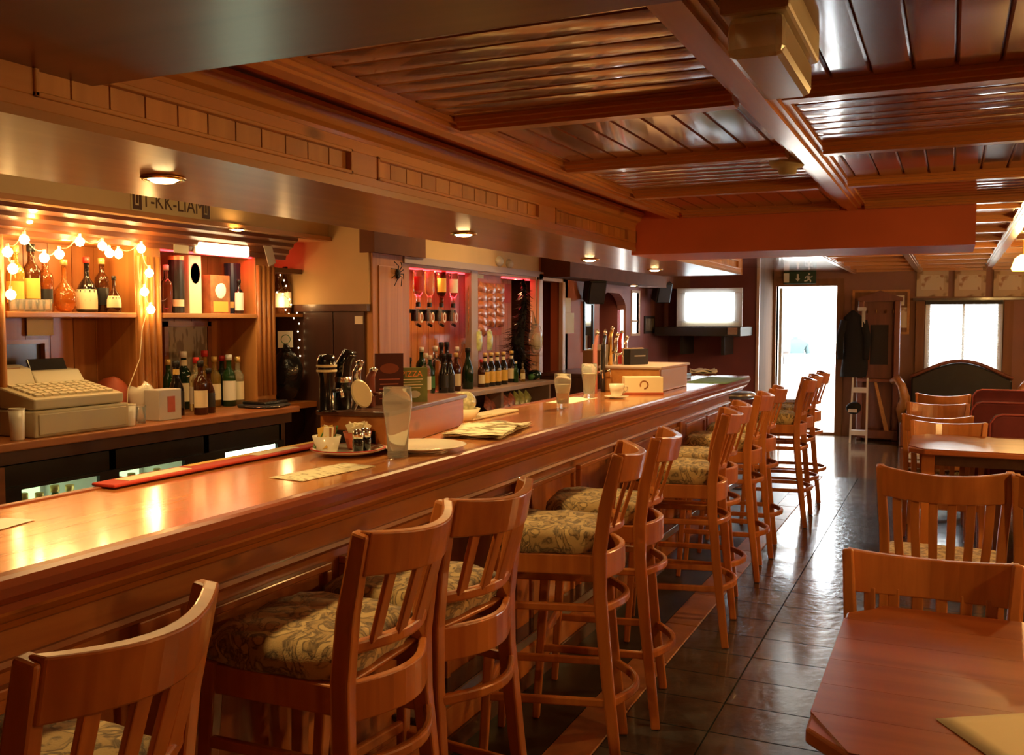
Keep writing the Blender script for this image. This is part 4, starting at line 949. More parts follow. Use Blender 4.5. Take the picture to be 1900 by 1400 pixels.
# long box with beer taps
tb1 = thing('tap_box', 'pine box on the bar carrying the dark beer taps', 'box', (-1.655, 2.595, ZB), math.radians(9))
B(-.24, 0, 0, .77, 0, .108).build('body', 'bar_pine', tb1, bev=.004); B(-.25, .012, -.012, .782, .108, .124).build('lid', 'dark_wood_y', tb1, bev=.004); B(-.20, -.04, -.003, .001, .015, .06).build('opening', 'black_plastic', tb1)
ZT = ZB+.125
def pint(loc, label, fill=0, foamy=False, h=.17, r=.042, mat='thin_plastic'):
    t = thing('pint_glass', label, 'glass', loc, 0, 'glasses on the bar')
    pr = [(r*.72, 0), (r*.74, .006), (r*.72, .02), (r*.82, h*.45), (r*1.02, h*.72), (r*1.04, h*.80), (r*.98, h), (r*.94, h), (r*1.0, h*.80), (r*.98, h*.72), (r*.78, h*.45), (r*.66, .024), (0, .022)]
    MB().lathe(pr, 20).build('glass', 'beer_glass', t, smooth=True)
    if fill:
        q = [(0, .024), (r*.64, .026), (r*.75, h*.44)]+([(r*.96, h*.72)] if fill > .7 else []); MB().lathe(q+[(0, q[-1][1])], 18).build('beer', 'beer', t, smooth=True)
        if foamy: MB().lathe([(0, q[-1][1]+.001), (r*.76, q[-1][1]+.001), (r*.94, h*.70), (0, h*.70)], 18).build('foam', 'foam', t, smooth=True)
    MB().lathe([(r*.94, h-.002), (r*.985, h), (r*.94, h+.002)], 20).build('rim', 'beer_glass', t, smooth=True)
    return t
a = on_bar(738, 848); pint((a[0], a[1], ZB), 'tall empty pint glass standing before the pine tap box', h=.215, r=.044)
a = on_bar(1044, 757); pint((a[0], a[1], ZB), 'half-drunk pint of pale beer on a white mat near the middle of the bar', .5, True, h=.165, r=.04)
a = on_bar(1093, 738); pint((a[0], a[1], ZB), 'tall frothy pint glass beside the white coffee cup', .8, True, h=.185, r=.042)
# taps on the first box
def tap(loc, label, mat, h, kind):
    t = thing('beer_tap', label, 'beer tap', loc, 0, 'beer taps')
    if kind == 'stout':
        MB().lathe([(.040, 0), (.034, .01), (.032, .14), (.040, .17), (.042, .21), (.03, .235), (0, .24)], 16).build('font', mat, t, smooth=True); MB().lathe([(.0425, .185), (.0435, .19), (.0425, .195)], 16).build('band', 'tap_cream', t); MB().lathe([(.0425, .165), (.0435, .17), (.0425, .175)], 16).build('band', 'tap_cream', t)
    elif kind == 'chrome':
        MB().tube([(0, 0, 0), (0, 0, h*.55), (.0, .01, h*.8), (.02, .02, h*.97), (.04, .04, h*.95)], .03, 12, [.036, .032, .034, .032, .018]).build('font', mat, t, smooth=True); MB().lathe([(.04, h*.48), (.042, h*.53), (.04, h*.58)], 14).build('collar', 'chrome', t, smooth=True)
    else:
        MB().tube([(0, 0, 0), (0, 0, h*.8), (.02, 0, h)], .02, 10, [.024, .02, .014]).build('font', mat, t, smooth=True); MB().lathe([(0, h*.97), (.018, h*.99), (.02, h*1.05), (0, h*1.1)], 12, (.02, 0, 0)).build('knob', 'chrome', t, smooth=True)
    MB().tube([(.02, 0, h*.35), (.07, 0, h*.38), (.08, 0, h*.25)], .008, 8).build('spout', 'chrome', t, smooth=True)
    return t
def on_box(px, py=750, x=-1.84): p = pxx(px, py, x); return (x, p[1], ZT)
tap(on_box(607), 'black stout tap with pale stripes, first on the pine tap box', 'tap_stout', .24, 'stout').scale = (.78,)*3
tap(on_box(636), 'tall curved chrome and black tap on the pine tap box', 'tap_stout', .24, 'chrome').scale = (.78,)*3
tap(on_box(662), 'slim chrome tap with knob beside the curved tap', 'chrome', .19, 'slim').scale = (.78,)*3
bd = thing('tap_badge', 'round cream beer badge leaning beside the curved chrome tap', 'badge', on_box(655, 745, -1.79)); bd.scale = (.72,)*3; bd.rotation_euler = (0, 0, -.5); o = MB().lathe([(0, 0), (.052, 0), (.056, .006), (.05, .012), (0, .012)], 24).build('disc', 'tap_cream', bd, smooth=False); o.matrix_local = Matrix.Translation((.02, .03, .075)) @ Matrix.Rotation(.5, 4, 'X') @ Matrix.Rotation(PI/2, 4, 'Y') @ Matrix.Diagonal((1.25, .85, 1, 1)); MB().tube([(0, .0, 0), (.015, .02, .05)], .010, 8).build('stem', 'chrome', bd)
tap(on_box(687, 745, -1.80), 'brown glazed tap with chrome knob next to the maroon menu', 'brown_ceramic', .16, 'slim').scale = (.78,)*3
# menu cards
mn = thing('drinks_menu', 'maroon stand-up menu card with pale red oval on the tap box', 'menu', on_box(723, 745, -1.78)); B(-.008, .0, -.062, .062, 0, .215).build('card', 'menu_maroon', mn); o = MB().lathe([(0, 0), (.042, 0)], 22).build('oval', 'menu_ellipse', mn); o.matrix_local = Matrix.Translation((.001, 0, .152)) @ Matrix.Rotation(PI/2, 4, 'Y') @ Matrix.Diagonal((.5, 1, 1, 1))
for k in range(5): B(0, .001, -.045+.004*(k % 2), .045-.006*(k % 3), .105-k*.02, .109-k*.02).build('text_line', 'menu_ellipse', mn)
mn.rotation_euler = (0, 0, math.radians(-42)); mn.scale = (.82, .82, .84)
mg = thing('pizza_menu', 'green stand-up pizza menu card on the tap box', 'menu', on_box(764, 742, -1.76)); B(-.008, .0, -.07, .07, 0, .15).build('card', 'menu_green', mg); o = MB().lathe([(0, 0), (.026, 0)], 22).build('oval', 'label_white', mg); o.matrix_local = Matrix.Translation((.001, .012, .035)) @ Matrix.Rotation(PI/2, 4, 'Y') @ Matrix.Diagonal((.6, 1, 1, 1))
lettering('PIZZA', .035, frame_x(.001, 0, .122), 'label_orange', mg); mg.rotation_euler = (0, 0, math.radians(-40)); mg.scale = (.86, .86, .84)
for k in range(4): B(0, .001, -.05, .05-.01*(k % 2), .098-k*.012, .101-k*.012).build('text_line', 'label_cream', mg)
# plate set with condiments
a = on_bar(646, 842); pl = thing('condiment_plate', 'oval white plate under the sachet bowls and shakers', 'plate', (a[0], a[1], ZB)); MB().lathe([(0, .004), (.075, .004), (.115, .016), (.118, .018), (.112, .020), (.075, .009), (0, .009)], 28).build('dish', 'china', pl, smooth=True); MB().lathe([(.110, .018), (.119, .020), (.112, .022)], 28).build('rim', 'red_mat', pl, smooth=True)
def bowl(loc, r, h, mat, label, fillc):
    t = thing('sachet_bowl', label, 'bowl', loc, 0, 'sachet bowls'); MB().lathe([(r*.65, 0), (r*.7, .004), (r, h), (r*.94, h), (r*.64, .01), (0, .01)], 18).build('bowl', mat, t, smooth=True)
    rr = random.Random(int(r*1e4)+len(label))
    for k in range(8):
        a_ = 2*PI*k/8; m = MB().obox((0, 0, 0), (.004, .030, .07), Matrix.Rotation(rr.uniform(-.6, .6), 3, 'X') @ Matrix.Rotation(rr.uniform(-.5, .5), 3, 'Y')); o = m.build('sachet', fillc[k % len(fillc)], t); o.location = (r*.5*math.cos(a_), r*.5*math.sin(a_), h*.9); o.rotation_euler = (0, 0, a_)
    return t
bowl((a[0]-.03, a[1]-.07, ZB+.010), .045, .055, 'china', 'cream bowl of brown, green and yellow sauce sachets', ['carton_brown', 'label_green', 'label_yellow', 'paper'])
bowl((a[0]-.005, a[1]+.06, ZB+.010), .046, .055, 'card_red', 'red-brown bowl heaped with pale sugar sachets', ['paper', 'label_cream'])
for i, dy in enumerate((-.018, .022)):
    t = thing('shaker', 'dark glass shaker with chrome top, %s' % ('beside the sauce sachets' if i == 0 else 'beside the sugar bowl'), 'shaker', (a[0]+.06, a[1]+dy-.015, ZB+.012), 0, 'salt and pepper shakers'); MB().lathe([(.017, 0), (.018, .035), (.016, .045), (0, .045)], 14).build('jar', 'black_glass', t, smooth=True); MB().lathe([(.0175, .045), (.0175, .06), (.012, .072), (0, .075)], 14).build('cap', 'chrome', t, smooth=True)
a = on_bar(782, 834); p2 = thing('dinner_plate', 'large empty white plate on the bar beside the newspaper', 'plate', (a[0], a[1], ZB)); MB().lathe([(0, .004), (.09, .004), (.143, .016), (.147, .019), (.140, .020), (.09, .009), (0, .009)], 32).build('dish', 'china', p2, smooth=True); MB().lathe([(.08, 0), (.085, 0), (.085, .005), (.08, .005)], 28).build('foot', 'china', p2)
# papers
def sheet(name, c, wx, wy, rz, mat, label, cat, z=ZB, curl=.004, layers=1):
    t = thing(name, label, cat, (c[0], c[1], z), rz)
    for l in range(layers):
        m = MB(); n = 8
        for i in range(n+1):
            for k in range(n+1):
                u, v = -.5+i/n, -.5+k/n; m.v.append((u*wx+.004*l, v*wy-.006*l, .001+l*.0035+curl*(abs(math.sin(u*5+l)*math.cos(v*4+l*2)))+.004*l*(1 if abs(v) < .1 else 0)))
        for i in range(n):
            for k in range(n): a0 = i*(n+1)+k; m.f.append((a0, a0+n+1, a0+n+2, a0+1))
        o = m.build('sheet' if l == 0 else 'page', mat, t, smooth=True); so = o.modifiers.new('thick', 'SOLIDIFY'); so.thickness = .0008
    return t
c = on_bar(602, 875); sheet('bar_menu', c, .12, .30, math.radians(-6), 'menu_print', 'cream printed menu sheet lying flat near the front edge of the bar', 'menu', curl=.001)
sheet('newspaper', on_bar(905, 800), .22, .46, math.radians(10), 'newsprint', 'folded newspaper lying open on the bar beside the dinner plate', 'newspaper', curl=.012, layers=4)
sheet('paper_slip', on_bar(2, 972), .08, .10, .2, 'paper_white', 'small white slip of paper on the bar at the picture edge', 'paper', curl=.001)
sheet('placemat', on_bar(1062, 742), .14, .40, 0, 'paper_white', 'white paper runner under the half-drunk pint', 'mat', curl=.0005, z=ZB-.0005)
rn = thing('bar_runner', 'red rubber bar runner along the inner edge of the bar', 'bar mat', (-1.905, 2.15, ZB+.004)); B(-.05, .03, -.46, .50, 0, .008).build('mat', 'red_mat', rn, bev=.003); B(-.035, .015, -.40, -.18, .008, .0092).build('printed_panel', 'label_cream', rn); B(-.03, .012, .10, .30, .008, .0092).build('printed_panel', 'label_cream', rn); B(-.045, -.02, -.15, .45, .008, .0090).build('yellow_stripe', 'label_yellow', rn)
r2 = thing('drip_tray_mat', 'cream bar towel behind the newspaper on the inner edge of the bar', 'bar towel', (-1.86, 3.75, ZB)); B(-.05, .05, -.24, .22, 0, .010).build('towel', 'label_cream', r2, bev=.004); B(-.045, .045, -.2, -.05, .010, .014).build('fold', 'label_cream', r2, bev=.002)
cy = thing('crisp_bowl', 'pale bowl of wrapped crisps at the end of the pine tap box', 'bowl', (-1.86, 3.52, ZB)); MB().lathe([(.04, 0), (.045, .004), (.07, .05), (.066, .05), (.04, .01), (0, .01)], 18).build('bowl', 'label_cream', cy, smooth=True); blob('wrapped_crisps', 'crisp_pale', cy, (0, 0, .075), .055, 51, (1, 1, .9), .2)
# right-hand box with taps, card, cup
b2 = thing('tap_plinth', 'oak and grey box on the bar under the far beer taps', 'box', (-1.70, 5.58, ZB)); B(-.20, .16, -.22, .42, 0, .135).build('body', 'canopy_pine', b2, bev=.004); B(-.215, .175, -.235, .435, .135, .150).build('lid', 'lilac_trim', b2, bev=.004); B(.16, .164, -.20, .40, .01, .13).build('side_panel', 'lilac_trim', b2)
ZT2 = ZB+.151
for i, (px, py, h, m, lb) in enumerate([(1104, 690, .21, 'pink_cloth', 'tall thin pump handle with pinkish grip, first of the far taps'), (1119, 690, .21, 'dark_gloss', 'dark pump handle, second of the far taps'), (1132, 690, .215, 'brass', 'tall brass tap with round knob among the far taps'), (1142, 690, .18, 'chrome', 'chrome swan tap in the middle of the far taps'), (1150, 690, .195, 'cap_red', 'tap with small red top among the far taps'), (1160, 690, .16, 'chrome', 'short chrome tap beside the black menu box')]):
    x = -1.87; p = pxx(px, py, x); inb = p[1] > 5.36
    tap((x, p[1], ZT2 if inb else ZB+.0), lb, m, h if inb else h+.13, 'slim').scale = (.62, .62, 1)
bm_ = thing('menu_box', 'small black menu block with grey lettering on the far tap box', 'menu', (-1.76, pxx(1180, 672, -1.76)[1], ZT2)); B(-.03, .03, -.075, .075, 0, .095).build('block', 'black_plastic', bm_, bev=.003); B(.03, .031, -.04, .05, .05, .057).build('text_line', 'silver_plastic', bm_); B(-.05, -.03, -.07, .09, 0, .10).build('back_card', 'pale_trim', bm_); bm_.rotation_euler = (0, 0, math.radians(-30))
a = on_bar(1165, 732); wc = thing('napkin_carton', 'cream printed carton with brown swirl behind the coffee cup', 'carton', (-1.60, 5.22, ZB), math.radians(-62)); B(-.05, .05, -.11, .11, 0, .10).build('carton', 'label_cream', wc, bev=.003)
o = MB().lathe([(.018, 0), (.026, 0)], 16, a0=0, a1=5.2).build('swirl', 'carton_brown', wc); o.matrix_local = Matrix.Translation((.051, .0, .055)) @ Matrix.Rotation(PI/2, 4, 'Y'); B(-.052, .052, -.112, .112, .0, .012).build('base_band', 'card_red', wc)
a = on_bar(1143, 737); sc = thing('saucer', 'white saucer under the coffee cup', 'saucer', (a[0]+.02, a[1]-.05, ZB)); MB().lathe([(0, .003), (.04, .003), (.068, .012), (.066, .014), (.04, .007), (0, .007)], 24).build('dish', 'china', sc, smooth=True); MB().lathe([(.03, 0), (.034, 0), (.034, .004), (.03, .004)], 18).build('foot', 'china', sc)
cu_ = thing('coffee_cup', 'white coffee cup on its saucer before the printed carton', 'cup', (a[0]+.02, a[1]-.05, ZB+.008)); MB().lathe([(.024, 0), (.028, .004), (.038, .04), (.042, .07), (.039, .07), (.034, .038), (.022, .008), (0, .008)], 22).build('bowl', 'china', cu_, smooth=True); MB().tube([(.03, .028, .055), (.045, .05, .055), (.045, .052, .03), (.028, .028, .022)], .005, 8).build('handle', 'china', cu_, smooth=True)
# second condiment set near the end
a = on_bar(1262, 702); t2 = thing('condiment_caddy', 'black caddy of sauce bottles near the far end of the bar', 'caddy', (a[0], a[1], ZB)); B(-.06, .06, -.09, .09, 0, .035).build('tray', 'black_plastic', t2, bev=.004); 
for k, m_ in enumerate(('label_cream', 'black_glass', 'flame_orange')): MB().lathe([(.018, .035), (.019, .075), (.01, .09), (.01, .105), (0, .107)], 12, (-.02, -.05+.05*k, 0)).build('sauce_jar', m_, t2, smooth=True)
a = on_bar(1238, 705); fg = thing('flower_goblet', 'small amber goblet with white paper flowers by the condiment caddy', 'goblet', (a[0], a[1], ZB)); MB().lathe([(.02, 0), (.004, .006), (.004, .03), (.022, .045), (.024, .075), (.02, .075), (.0, .05)], 14).build('goblet', 'amber_glass', fg, smooth=True); blob('paper_flowers', 'paper_white', fg, (0, 0, .09), .035, 61, (1.2, 1.2, .6), .35)
sheet('bar_towel', on_bar(1330, 705), .30, .75, 0, 'green_mat', 'green bar towel spread at the far end of the bar', 'bar towel', curl=.001); 
np2 = sheet('paper_pile', on_bar(1303, 692), .20, .30, .3, 'paper_white', 'crumpled white papers beside the far bar towel', 'papers', curl=.03, layers=3)
# second wall cabinet with books behind far taps
dk = thing('low_cabinet', 'dark low cabinet behind the bar holding leaning books', 'cabinet', (-2.95, 7.95, 0)); B(-.3, .25, -.35, .55, 0, 1.02).build('body', 'dark_wood', dk); B(-.31, .27, -.36, .56, 1.02, 1.045).build('top', 'dark_wood_y', dk)
for i, (dy, th, h, m_, ln, lb) in enumerate([(-.28, .05, .20, 'wall_wood', 0, 'upright tan book at the end of the dark cabinet'), (-.20, .025, .21, 'paper', 0, 'thin cream book next to the tan one'), (-.10, .03, .25, 'paper_white', -.35, 'leaning white-edged folder on the dark cabinet'), (.05, .16, .17, 'label_yellow', 0, 'pale yellow file box on the dark cabinet')]):
    bk = thing('book', lb, 'book', (-2.80, 7.95+dy, 1.045)); MB().obox((0, 0, h/2), (.16, th, h), Matrix.Rotation(ln, 3, 'X')).build('cover', m_, bk); MB().obox((.004, 0, h/2), (.16, th*.75, h*.96), Matrix.Rotation(ln, 3, 'X')).build('pages', 'paper_white', bk)
# ================================================================== STOOLS
def arc(xp, yp, bulge, z, n=10, lean=0):
    """plan curve from -yp to +yp bulging towards +x"""
    return [(xp+bulge*math.cos(PI*(k/n-.5))**1.0, -yp+2*yp*k/n, z) for k in range(n+1)]
def make_stool():
    t = thing('bar_stool', 'stool', 'bar stool', (0, 0, 0), 0, 'bar stools along the bar')
    wm = 'stool_wood'
    for s in (-1, 1):
        MB().sweep([(-.205, s*.195, 0), (-.185, s*.180, .35), (-.165, s*.165, .70), (-.163, s*.164, .755)], .036, .036, (1, 0, 0), taper=[.75, .92, 1.05, 1.05]).build('leg', wm, t, bev=.006)
        MB().sweep([(.245, s*.200, 0), (.205, s*.182, .35), (.180, s*.170, .62), (.178, s*.168, .76), (.195, s*.172, .90), (.235, s*.180, 1.075)], .034, .044, (1, 0, 0), taper=[.75, .92, 1.0, 1.05, 1.0, .85]).build('back_post', wm, t, bev=.006)
        MB().sweep([(-.150, s*.165, .715), (.175, s*.168, .715)], .024, .065, (0, 0, 1)).build('side_rail', wm, t, bev=.004)
        MB().sweep([(-.180, s*.178, .575), (.190, s*.175, .575)], .018, .026, (0, 0, 1)).build('stretcher', wm, t, bev=.005)
        MB().sweep([(-.190, s*.188, .27), (.215, s*.188, .27)], .018, .028, (0, 0, 1)).build('stretcher', wm, t, bev=.005)
    MB().sweep([(-.163, -.165, .715), (-.163, .165, .715)], .024, .065).build('front_rail', wm, t, bev=.004)
    MB().sweep([(-.186, -.182, .30), (-.186, .182, .30)], .02, .034).build('foot_rung', wm, t, bev=.006)
    MB().sweep(arc(.182, .168, .062, .71), .020, .085).build('rear_apron', wm, t, bev=.004)
    MB().sweep(arc(.190, .175, .070, .575), .020, .028).build('bent_rung', wm, t, bev=.006)
    MB().sweep(arc(.215, .188, .080, .27), .020, .030).build('bent_rung', wm, t, bev=.006)
    MB().sweep(arc(.184, .170, .055, .825), .022, .028).build('lower_back_rail', wm, t, bev=.006)
    # crest: tall curved rail, leaning
    n = 12; m = MB(); P = []
    for k in range(n+1):
        yy = -.182+.364*k/n; bx = .065*math.cos(PI*(k/n-.5)); sag = .014*(1-(2*k/n-1)**2)
        P.append([(.214+bx, yy, .985-sag*.6), (.240+bx, yy, .985-sag*.6), (.258+bx, yy, 1.078-sag), (.230+bx, yy, 1.080-sag)])
    for p in P: m.v += p
    for k in range(n):
        for q in range(4): m.f.append((k*4+q, k*4+(q+1) % 4, (k+1)*4+(q+1) % 4, (k+1)*4+q))
    m.f += [(3, 2, 1, 0), tuple(n*4+q for q in range(4))]; m.build('crest_rail', wm, t, bev=.004)
    for k in range(4):
        f = (k+.9)/4.8; yy = -.170+.34*f; b0 = .055*math.cos(PI*(f-.5)); b1 = .065*math.cos(PI*(f-.5))
        MB().sweep([(.186+b0, yy, .828), (.206+.5*(b0+b1), yy*1.015, .908), (.226+b1, yy*1.03, .988)], .036, .012, (1, 0, 0)).build('slat', wm, t, bev=.003)
    # cushion
    m = MB(); n = 12; zz = [.745, .752, .775, .805, .822, .826]; sc_ = [.94, 1.0, 1.035, 1.02, .93, .0]
    for li, (z, k_) in enumerate(zip(zz[:-1], sc_[:-1])):
        for k in range(4*n):
            a = 2*PI*k/(4*n); c, s = math.cos(a), math.sin(a); r = 1/max(abs(c), abs(s)); r = r*.80+.20*1.0 if r > 1.22 else r
            m.v.append((-.005+c*r*.175*k_, s*r*.18*k_*(1-.08*(c > 0)*c), z+.003*math.sin(a*8+li)))
    N_ = 4*n
    for li in range(4):
        for k in range(N_): m.f.append((li*N_+k, li*N_+(k+1) % N_, (li+1)*N_+(k+1) % N_, (li+1)*N_+k))
    # domed, quilted top
    base = 4*N_; rings = [.75, .5, .25]; prev = base
    for ri, rf in enumerate(rings):
        st_ = len(m.v)
        for k in range(N_):
            q = m.v[base+k]; m.v.append((-.005+(q[0]+.005)*rf, q[1]*rf, .826+.006*(1-rf)-.004*math.sin(rf*9+q[1]*40)))
        for k in range(N_): m.f.append((prev+k, prev+(k+1) % N_, st_+(k+1) % N_, st_+k))
        prev = st_
    m.v.append((-.005, 0, .830)); ce = len(m.v)-1
    for k in range(N_): m.f.append((prev+k, prev+(k+1) % N_, ce))
    m.f.append(tuple(range(N_-1, -1, -1)))
    m.build('cushion', 'cushion', t, smooth=True)
    B(-.17, .18, -.165, .165, .735, .747).build('seat_board', wm, t, bev=.004)
    return t
STOOLS = [(-1.30, .955, 7, 'bar stool cut by the picture edge, first in the row along the bar'), (-1.305, 1.745, 2, 'second bar stool in the row, its slatted back before the printed menu sheet'),
 (-1.285, 2.155, -6, 'third bar stool, pushed tight beside the second one'), (-1.225, 2.95, 16, 'bar stool turned slightly, with the large pale cushion facing the picture'),
 (-1.23, 3.44, 12, 'bar stool close behind the turned stool with the large cushion'), (-1.19, 4.40, 14, 'sixth bar stool in the row, curved lower rung standing clear'),
 (-1.235, 4.86, 10, 'seventh bar stool, right behind the sixth'), (-1.245, 5.60, 8, 'eighth bar stool in the row along the bar'), (-1.26, 6.20, 6, 'ninth bar stool, behind the eighth'),
 (-1.20, 7.18, 10, 'bar stool at the end of the bar, dark against the doorway light'), (-1.22, 7.70, 8, 'eleventh bar stool, past the end of the bar'), (-1.22, 8.20, 8, 'last bar stool in the row, closest to the bright doorway')]
st0 = make_stool()
for i, (x, y, r, lb) in enumerate(STOOLS):
    if i == 0: st0.location = (x, y, 0); st0.rotation_euler = (0, 0, math.radians(r)); st0['label'] = lb
    else: dup(st0, (x, y, 0), math.radians(r), lb)

# ================================================================== DINING CHAIRS AND TABLES
def make_chair():
    t = thing('dining_chair', 'chair', 'chair', (0, 0, 0), 0, 'dining chairs'); wm = 'chair_wood'
    for s in (-1, 1):
        MB().sweep([(-.20, s*.195, 0), (-.195, s*.19, .44)], .036, .036, (1, 0, 0), taper=[.8, 1.05]).build('leg', wm, t, bev=.005)
        MB().sweep([(.26, s*.195, 0), (.205, s*.19, .42), (.215, s*.195, .60), (.26, s*.212, .86)], .034, .046, (1, 0, 0), taper=[.8, 1.0, 1.0, .85]).build('back_post', wm, t, bev=.006)
        MB().sweep([(-.19, s*.19, .40), (.20, s*.19, .40)], .022, .06).build('side_rail', wm, t, bev=.004)
        MB().sweep([(-.197, s*.192, .20), (.23, s*.192, .20)], .016, .024).build('stretcher', wm, t, bev=.004)
    MB().sweep([(-.195, -.19, .40), (-.195, .19, .40)], .022, .06).build('front_rail', wm, t, bev=.004)
    n = 12; m = MB()
    for k in range(n+1):
        f = k/n; yy = -.215+.43*f; bx = .05*math.cos(PI*(f-.5)); sg = .022*(1-(2*f-1)**2)
        m.v += [(.235+bx, yy, .745-sg*.5), (.257+bx, yy, .745-sg*.5), (.275+bx, yy, .862-sg), (.252+bx, yy, .862-sg)]
    for k in range(n):
        for q in range(4): m.f.append((k*4+q, k*4+(q+1) % 4, (k+1)*4+(q+1) % 4, (k+1)*4+q))
    m.f += [(3, 2, 1, 0), tuple(n*4+q for q in range(4))]; m.build('crest_rail', wm, t, bev=.004)
    MB().sweep(arc(.208, .19, .04, .50), .02, .035).build('lower_back_rail', wm, t, bev=.004)
    for k in range(6):
        f = (k+.85)/6.7; yy = -.2+.4*f; b0 = .04*math.cos(PI*(f-.5)); b1 = .05*math.cos(PI*(f-.5))
        MB().sweep([(.208+b0, yy*.94, .505), (.226+b1, yy, .63), (.246+b1, yy*1.03, .755)], .030, .011, (1, 0, 0)).build('slat', wm, t, bev=.003)
    m = MB(); pts2 = [(-.215, -.20), (-.225, 0), (-.215, .20), (.0, .21), (.205, .185), (.205, -.185), (.0, -.21)]
    m.prism(pts2, .43, .475); m.build('seat_pad', 'chair_cushion', t, bev=.016, seg=3)
    return t
ch0 = make_chair()
def place_chair(x, y, r, lb, first=[True]):
    if first[0]: first[0] = False; ch0.location = (x, y, 0); ch0.rotation_euler = (0, 0, math.radians(r)); ch0['label'] = lb; return ch0
    return dup(ch0, (x, y, 0), math.radians(r), lb)
def facing(backx, backy, r):   # place so that the top of the back stands at (backx, backy)
    a = math.radians(r); return backx-.28*math.cos(a), backy-.28*math.sin(a)
x, y = facing(-.035, 2.80, 90); place_chair(x, y, 90, 'dining chair tucked under the near table, its back rising behind the table edge')
x, y = facing(-.012, 4.05, -90); place_chair(x, y, -90, 'dining chair with slatted back turned to us, between the near and the far table').scale = (1.05, 1.1, 1.07)
x, y = facing(.47, 4.00, -92); place_chair(x, y, -92, 'dining chair cut by the picture edge beside the slatted-back chair').scale = (1.05, 1.1, 1.07)
x, y = facing(.0, 6.63, 90); place_chair(x, y, 90, 'dining chair behind the far table, only its crest rail showing')
x, y = facing(-.07, 7.02, -90); place_chair(x, y, -90, 'dining chair just beyond the far table, back to back with its neighbour')
x, y = facing(-.08, 8.1, 90); place_chair(x, y, 90, 'dining chair beside the maroon benches, darker than its neighbours')
x, y = facing(-.05, 9.1, -90); place_chair(x, y, -90, 'dining chair with bright crest rail before the arched settle')
def table(name, label, poly, zt, th, legs, paper=None):
    t = thing('dining_table', label, 'table', (0, 0, 0), 0, 'dining tables'); ys = [p[1] for p in poly]; y0, y1 = min(ys), max(ys); n = 6
    MB().prism(poly, zt-th, zt-.004).build('top_core', 'table_wood', t, bev=.006)
    xs = [p[0] for p in poly]; x0, x1 = min(xs), max(xs); wd = (y1-y0)/n; c = .085
    for k in range(n):
        a, b = y0+wd*k, y0+wd*(k+1)
        def ins(yv): d = min(yv-y0, y1-yv); return max(0, c-d)
        MB().prism([(x0+ins(a), a+.0005), (x1-ins(a), a+.0005), (x1-ins(b), b-.0005), (x0+ins(b), b-.0005)], zt-.006, zt).build('plank', 'table_wood', t)
    B(x0+.10, x1-.10, y0+.10, y1-.10, zt-th-.07, zt-th).build('apron', 'dark_wood_y', t)
    for lx, ly in legs: B(lx-.035, lx+.035, ly-.035, ly+.035, 0, zt-th).build('leg', 'stool_wood', t, bev=.006)
    return t
c = .085
def octo(x0, x1, y0, y1): return [(x0+c, y0), (x1-c, y0), (x1, y0+c), (x1, y1-c), (x1-c, y1), (x0+c, y1), (x0, y1-c), (x0, y0+c)]
table('t', 'near dining table with clipped corners and a paper lying on it', octo(-.23, .90, 1.72, 2.67), .74, .035, [(-.10, 1.86), (.77, 1.86), (-.10, 2.53), (.77, 2.53)])
table('t', 'far dining table with glossy reflections, before the maroon benches', octo(-.205, .95, 5.78, 6.55), .78, .035, [(-.10, 5.9), (.82, 5.9), (-.10, 6.42), (.82, 6.42)])
sheet('paper_sheet', (.20, 1.93), .34, .24, math.radians(33), 'paper', 'cream paper sheet lying on the near dining table', 'paper', z=.7405, curl=.001)

# ================================================================== CEILING DEVICES
el = thing('emergency_light', 'cream emergency light box with clear cover on the ceiling rib', 'emergency light', (-.262, 1.56, ZC))
B(-.055, .045, -.17, .16, -.06, 0).build('housing', 'ivory_pale', el, bev=.006); B(-.046, .036, -.155, .145, -.118, -.058).build('clear_cover', 'cover_plastic', el, bev=.012); B(-.01, .006, -.10, .10, -.085, -.075).build('lamp_tube', 'white_paint', el)
sd = thing('smoke_detector', 'small cream detector on the ceiling beside the long rib', 'detector', (-.455, 2.93, ZC-.012)); MB().lathe([(.055, 0), (.055, -.018), (.045, -.03), (.028, -.034), (.026, -.05), (0, -.052)], 20).build('body', 'ivory_plastic', sd, smooth=True); MB().lathe([(.058, 0), (.058, -.008), (.054, -.008)], 20).build('base_ring', 'ivory_plastic', sd)

# ================================================================== TELEVISION CORNER
ta, tb_ = pyy(1258, 535, 11.1), pyy(1376, 606, 11.1)
cxv = (ta[0]+tb_[0])/2; wv = tb_[0]-ta[0]; hv = ta[2]-tb_[2]
tv = thing('television', 'silver television showing a bright picture on the corner shelf', 'television', (cxv, 11.1, tb_[2]), math.radians(8))
MB().extrude([(-wv/2, 0), (wv/2, 0), (wv*.36, .48), (-wv*.36, .48)], (0, 0, .02), (1, 0, 0), (0, 1, 0), (0, 0, hv-.06)).build('rear_case', 'charcoal', tv, bev=.01)
fw = .055*wv/.75; MB().box(-wv/2, wv/2, -.03, .02, 0, .075).box(-wv/2, wv/2, -.03, .02, hv-.055, hv).box(-wv/2, -wv/2+.10, -.03, .02, .075, hv-.055).box(wv/2-.09, wv/2, -.03, .02, .075, hv-.055).build('bezel', 'silver_plastic', tv, bev=.004)
B(-wv/2+.10, wv/2-.09, -.012, .0, .075, hv-.055).build('screen', 'tv_screen', tv); B(wv*.22, wv*.37, -.013, -.0125, hv*.72, hv*.82).build('picture_patch', 'tv_blue', tv)
B(-wv*.42, wv*.45, -.032, -.028, .012, .05).build('speaker_grille', 'ivory_pale', tv)
light('glow', 'AREA', (0, -.06, hv/2), 4, (.85, .95, 1), wv*.7, (PI/2, 0, 0), tv, sy=hv*.7)
